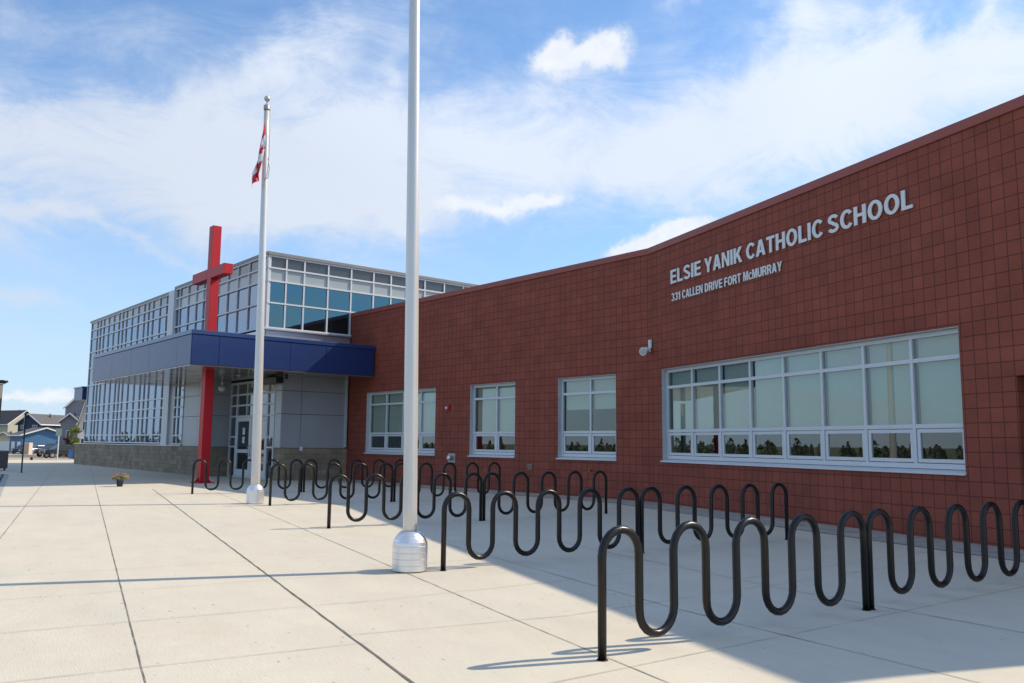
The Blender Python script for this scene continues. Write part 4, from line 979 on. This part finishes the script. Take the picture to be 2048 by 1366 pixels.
x, y, z = at(110, 130); car('pickup_truck', 'blue grey pickup parked behind the black pickup', 'pickup', (x, y, z-.11), R(70), 'truck', M['navy'])
x, y, z = at(127, 122); car('pickup_truck', 'black pickup parked beside the blue bins', 'pickup', (x, y, z-.11), R(52), 'truck', M['blackp'])

# ---------------------------------------------------------------- fences
def fence(name, label, p, q, h, m, post_every=2.4):
    p, q = Vector(p), Vector(q); d = q-p; Ln = d.length; zz = gz(*p)
    t = thing(name, label, 'fence', (p.x, p.y, zz-.1), math.atan2(d.y, d.x))
    mb = MB(); n = int(Ln/.16)
    for i in range(n): mb.box(i*.16, i*.16+.145, -.01, .01, .05, h+random.uniform(-.015, .015))
    mb.build('boards', m, t)
    mb = MB()
    for zc in (.35, h-.3): mb.box(0, Ln, .012, .06, zc-.04, zc+.04)
    mb.build('rails', m, t)
    for i in range(int(Ln/post_every)+1):
        mb = MB(); mb.box(i*post_every-.05, i*post_every+.05, .062, .16, 0, h+.08); mb.build('post', m, t)
    return t
a1, a2 = at(118, 140), at(175, 132); fence('wooden_fence', 'weathered grey brown board fence behind the blue bins', a1[:2], a2[:2], 1.75, M['wood'])
a1, a2 = at(60, 158), at(101, 158); fence('wooden_fence', 'light new wood fence in front of the blue garage wall', a1[:2], a2[:2], 1.35, M['wood_lt'])

# ---------------------------------------------------------------- houses
def house(name, label, loc, rz, W, Ln, he, hr, wall, roof, wins=(), doors=(), gable=None, o_=.45):
    """gable end faces local -y; width W along x, length Ln along +y"""
    t = thing(name, label, 'house' if 'garage' not in name else 'garage', loc, rz)
    mb = MB(); mb.prism([(-W/2, 0), (W/2, 0), (W/2, he), (0, hr-.12), (-W/2, he)], 0, Ln, 'y'); mb.build('wall', wall, t)
    k = (hr-he)/(W/2); mb = MB(); th = .16
    for s_ in (-1, 1):
        mb.prism([(0, hr), (s_*(W/2+o_), he-k*o_), (s_*(W/2+o_), he-k*o_+th), (0, hr+th)][::s_], -.5, Ln+.5, 'y')
    ro = mb.build('roof', roof, t)
    mb = MB()
    for s_ in (-1, 1):
        mb.prism([(0, hr-.06), (s_*(W/2+o_), he-k*o_-.06), (s_*(W/2+o_), he-k*o_+th+.02), (0, hr+th+.02)][::s_], -.58, -.502, 'y')
        mb.box(min(s_*(W/2+o_), s_*(W/2+o_+.08)), max(s_*(W/2+o_), s_*(W/2+o_+.08)), -.5, Ln+.5, he-k*o_-.06, he-k*o_+th)
    mb.build('trim', M['trim'], ro)
    mb = MB(); mb.tube([(W*.18, Ln*.4, hr-k*W*.18), (W*.18, Ln*.4, hr+.35)], .12, 8); mb.build('vent_pipe', M['black'], ro)
    for (face, u, zc, ww, hh) in wins:
        mb = MB(); mb2 = MB(); g = .08
        if face == 'f':
            mb.box(u-ww/2-g, u+ww/2+g, -.06, -.003, zc-hh/2-g, zc+hh/2+g); mb2.box(u-ww/2, u+ww/2, -.07, -.061, zc-hh/2, zc+hh/2)
            mb.box(u-.03, u+.03, -.08, -.071, zc-hh/2, zc+hh/2)
        else:
            s_ = -1 if face == 'l' else 1; e = s_*W/2
            xa, xb = sorted((e+s_*.003, e+s_*.06)); mb.box(xa, xb, u-ww/2-g, u+ww/2+g, zc-hh/2-g, zc+hh/2+g)
            xa, xb = sorted((e+s_*.061, e+s_*.07)); mb2.box(xa, xb, u-ww/2, u+ww/2, zc-hh/2, zc+hh/2)
        f = mb.build('window', M['trim'], t); mb2.build('pane', M['cglass'], f)
    for (face, u, zc, ww, hh) in doors:
        mb = MB()
        if face == 'f': mb.box(u-ww/2, u+ww/2, -.05, -.003, zc-hh/2, zc+hh/2)
        else:
            s_ = -1 if face == 'l' else 1; e = s_*W/2; xa, xb = sorted((e+s_*.003, e+s_*.05)); mb.box(xa, xb, u-ww/2, u+ww/2, zc-hh/2, zc+hh/2)
        mb.build('garage_door' if 'garage' in name else 'door', M['trim'], t)
    return t
x, y, z = at(90, 157)
house('garage', 'blue detached garage with low grey gable roof behind the parked cars', (x, y, z-.1), R(44), 7.6, 8, 3.35, 4.6, M['sid_blue'], M['shingle'], doors=[('l', 1.6, 1.1, 2.2, 2.1), ('l', 5.4, 1.1, 2.2, 2.1)])
x, y, z = at(56, 185)
house('house', 'navy house with two small white windows in its gable, grey roof', (x, y, z-.1), R(-8), 5.3, 13, 6.0, 7.95, M['sid_navy'], M['shingle'], wins=[('f', -1.35, 5.2, 1.0, .7), ('f', 1.35, 5.2, 1.0, .7)])
x, y, z = at(47, 203)
house('house', 'beige house with steep dark roof and white gable trim at the far left', (x, y, z-.1), R(62), 8.0, 12, 6.2, 9.3, M['sid_beige'], M['shingle_dk'], wins=[('f', -1.5, 3.4, 1.0, 1.2)])
x, y, z = at(6, 176)
house('garage', 'cream garage with pale doors at the far left edge', (x, y, z-.1), R(20), 4.6, 7, 2.6, 3.9, M['sid_lt'], M['shingle'], doors=[('f', 0, 1.1, 3.0, 2.1)])
x, y, z = at(153, 137)
house('house', 'tall narrow grey house behind the corner of the glass hall', (x, y, z-.1), R(30), 3.3, 6, 8.0, 9.9, M['sid_grey'], M['shingle'], wins=[('f', .1, 5.6, .8, 1.3), ('f', -.3, 2.0, 1.0, 1.5)], o_=.25)
x, y, z = at(137, 134)
house('house', 'lower grey house wing with dark eaves left of the tall grey house', (x, y, z-.1), R(20), 2.5, 5, 5.5, 6.6, M['sid_grey'], M['shingle_dk'], wins=[('f', .1, 3.2, .9, 1.5)], o_=.3)
x, y, z = at(167, 126)
house('house', 'white gabled porch house squeezed beside the far blue canopy', (x, y, z-.1), R(28), 1.5, 6, 5.6, 8.6, M['sid_pale'], M['shingle_dk'], wins=[('f', .1, 4.6, .6, 1.2), ('f', .1, 1.8, .8, 1.9)], o_=.18)

# ---------------------------------------------------------------- trees
def tree(name, label, cat, loc, h, r, m, seed, trunk=True, n=900, leaf=.12, squash=1.0, z0=.3, group=None):
    t = thing(name, label, cat, loc, 0, group); rr = random.Random(seed)
    mb = MB(); mb.tube([(0, 0, 0), (.05, 0, h*.4), (0, .04, h*.8)], [.09, .06, .02], 8)
    for k in range(5):
        a = rr.uniform(0, 6.28); zz = h*rr.uniform(.3, .6); mb.tube([(0, 0, zz), (r*.6*math.cos(a), r*.6*math.sin(a), zz+h*.2)], [.035, .01], 6)
    mb.build('trunk', M['bark'], t)
    clumps = [(rr.uniform(-.6, .6)*r, rr.uniform(-.6, .6)*r, h*rr.uniform(z0+.1, .92), rr.uniform(.35, .6)*r) for _ in range(14)]
    mb = MB()
    for i in range(n):
        c = rr.choice(clumps); d = Vector((rr.gauss(0, 1), rr.gauss(0, 1), rr.gauss(0, squash))).normalized()*c[3]*rr.random()**.4
        p = Vector(c[:3])+d; u = Vector((rr.gauss(0, 1), rr.gauss(0, 1), rr.gauss(0, 1))).normalized(); v = u.cross(d.normalized()+Vector((.01, .02, .03))).normalized()
        s_ = leaf*rr.uniform(.7, 1.4); mb.face([p-u*s_, p-v*s_*.6, p+u*s_, p+v*s_*.6])
    mb.build('crown', m, t, fix=False); return t
x, y, z = at(150, 114); tree('young_tree', 'slim yellow green young tree before the grey house', 'tree', (x, y, z-.1), 4.6, .75, M['fol_a'], 1, n=1300, leaf=.11)
x, y, z = at(123, 138); tree('shrub', 'rounded yellow green bush behind the pickups', 'shrub', (x, y, z-.1), 2.9, 1.0, M['fol_a'], 2, n=900, leaf=.13)
x, y, z = at(136, 128); tree('shrub', 'dark red leaved bush between the yellow bush and the young tree', 'shrub', (x, y, z-.1), 3.0, .7, M['fol_red'], 3, n=800, leaf=.12)

# far-off wood and shrubs all round the site, mirrored in the school windows
mb = MB(); rr = random.Random(11)
for k in range(900):
    a = R(rr.uniform(127, 300)); D = rr.uniform(120, 230); hh = D*rr.uniform(.005, .013)*(.8 if rr.random() < .75 else 1.35)+1.2; cx_, cy_ = D*math.cos(a), D*math.sin(a)
    con = rr.random() < .45; zb = gz(cx_, cy_)
    for i in range(130):
        f = rr.random(); z_ = zb+hh*(.08+.92*f); rad = (hh*.22*(1-f)+.15) if con else hh*.33*math.sin(PI*min(.97, .12+.85*f))
        b_ = rr.uniform(0, 6.28); p = Vector((cx_+rad*math.cos(b_)*rr.random()**.4, cy_+rad*math.sin(b_)*rr.random()**.4, z_))
        u = Vector((rr.gauss(0, 1), rr.gauss(0, 1), rr.gauss(0, 1))).normalized(); v = u.cross(Vector((rr.gauss(0, 1), rr.gauss(0, 1), rr.gauss(0, 1)))).normalized(); s_ = .08+.05*hh
        mb.face([p-u*s_, p-v*s_*.8, p+u*s_, p+v*s_*.8])
o = mb.build('distant_wood', M['fol_b'], fix=False)
tag(o, 'far-off dark wood seen only as a reflection in the school windows', 'wood', kind='stuff')
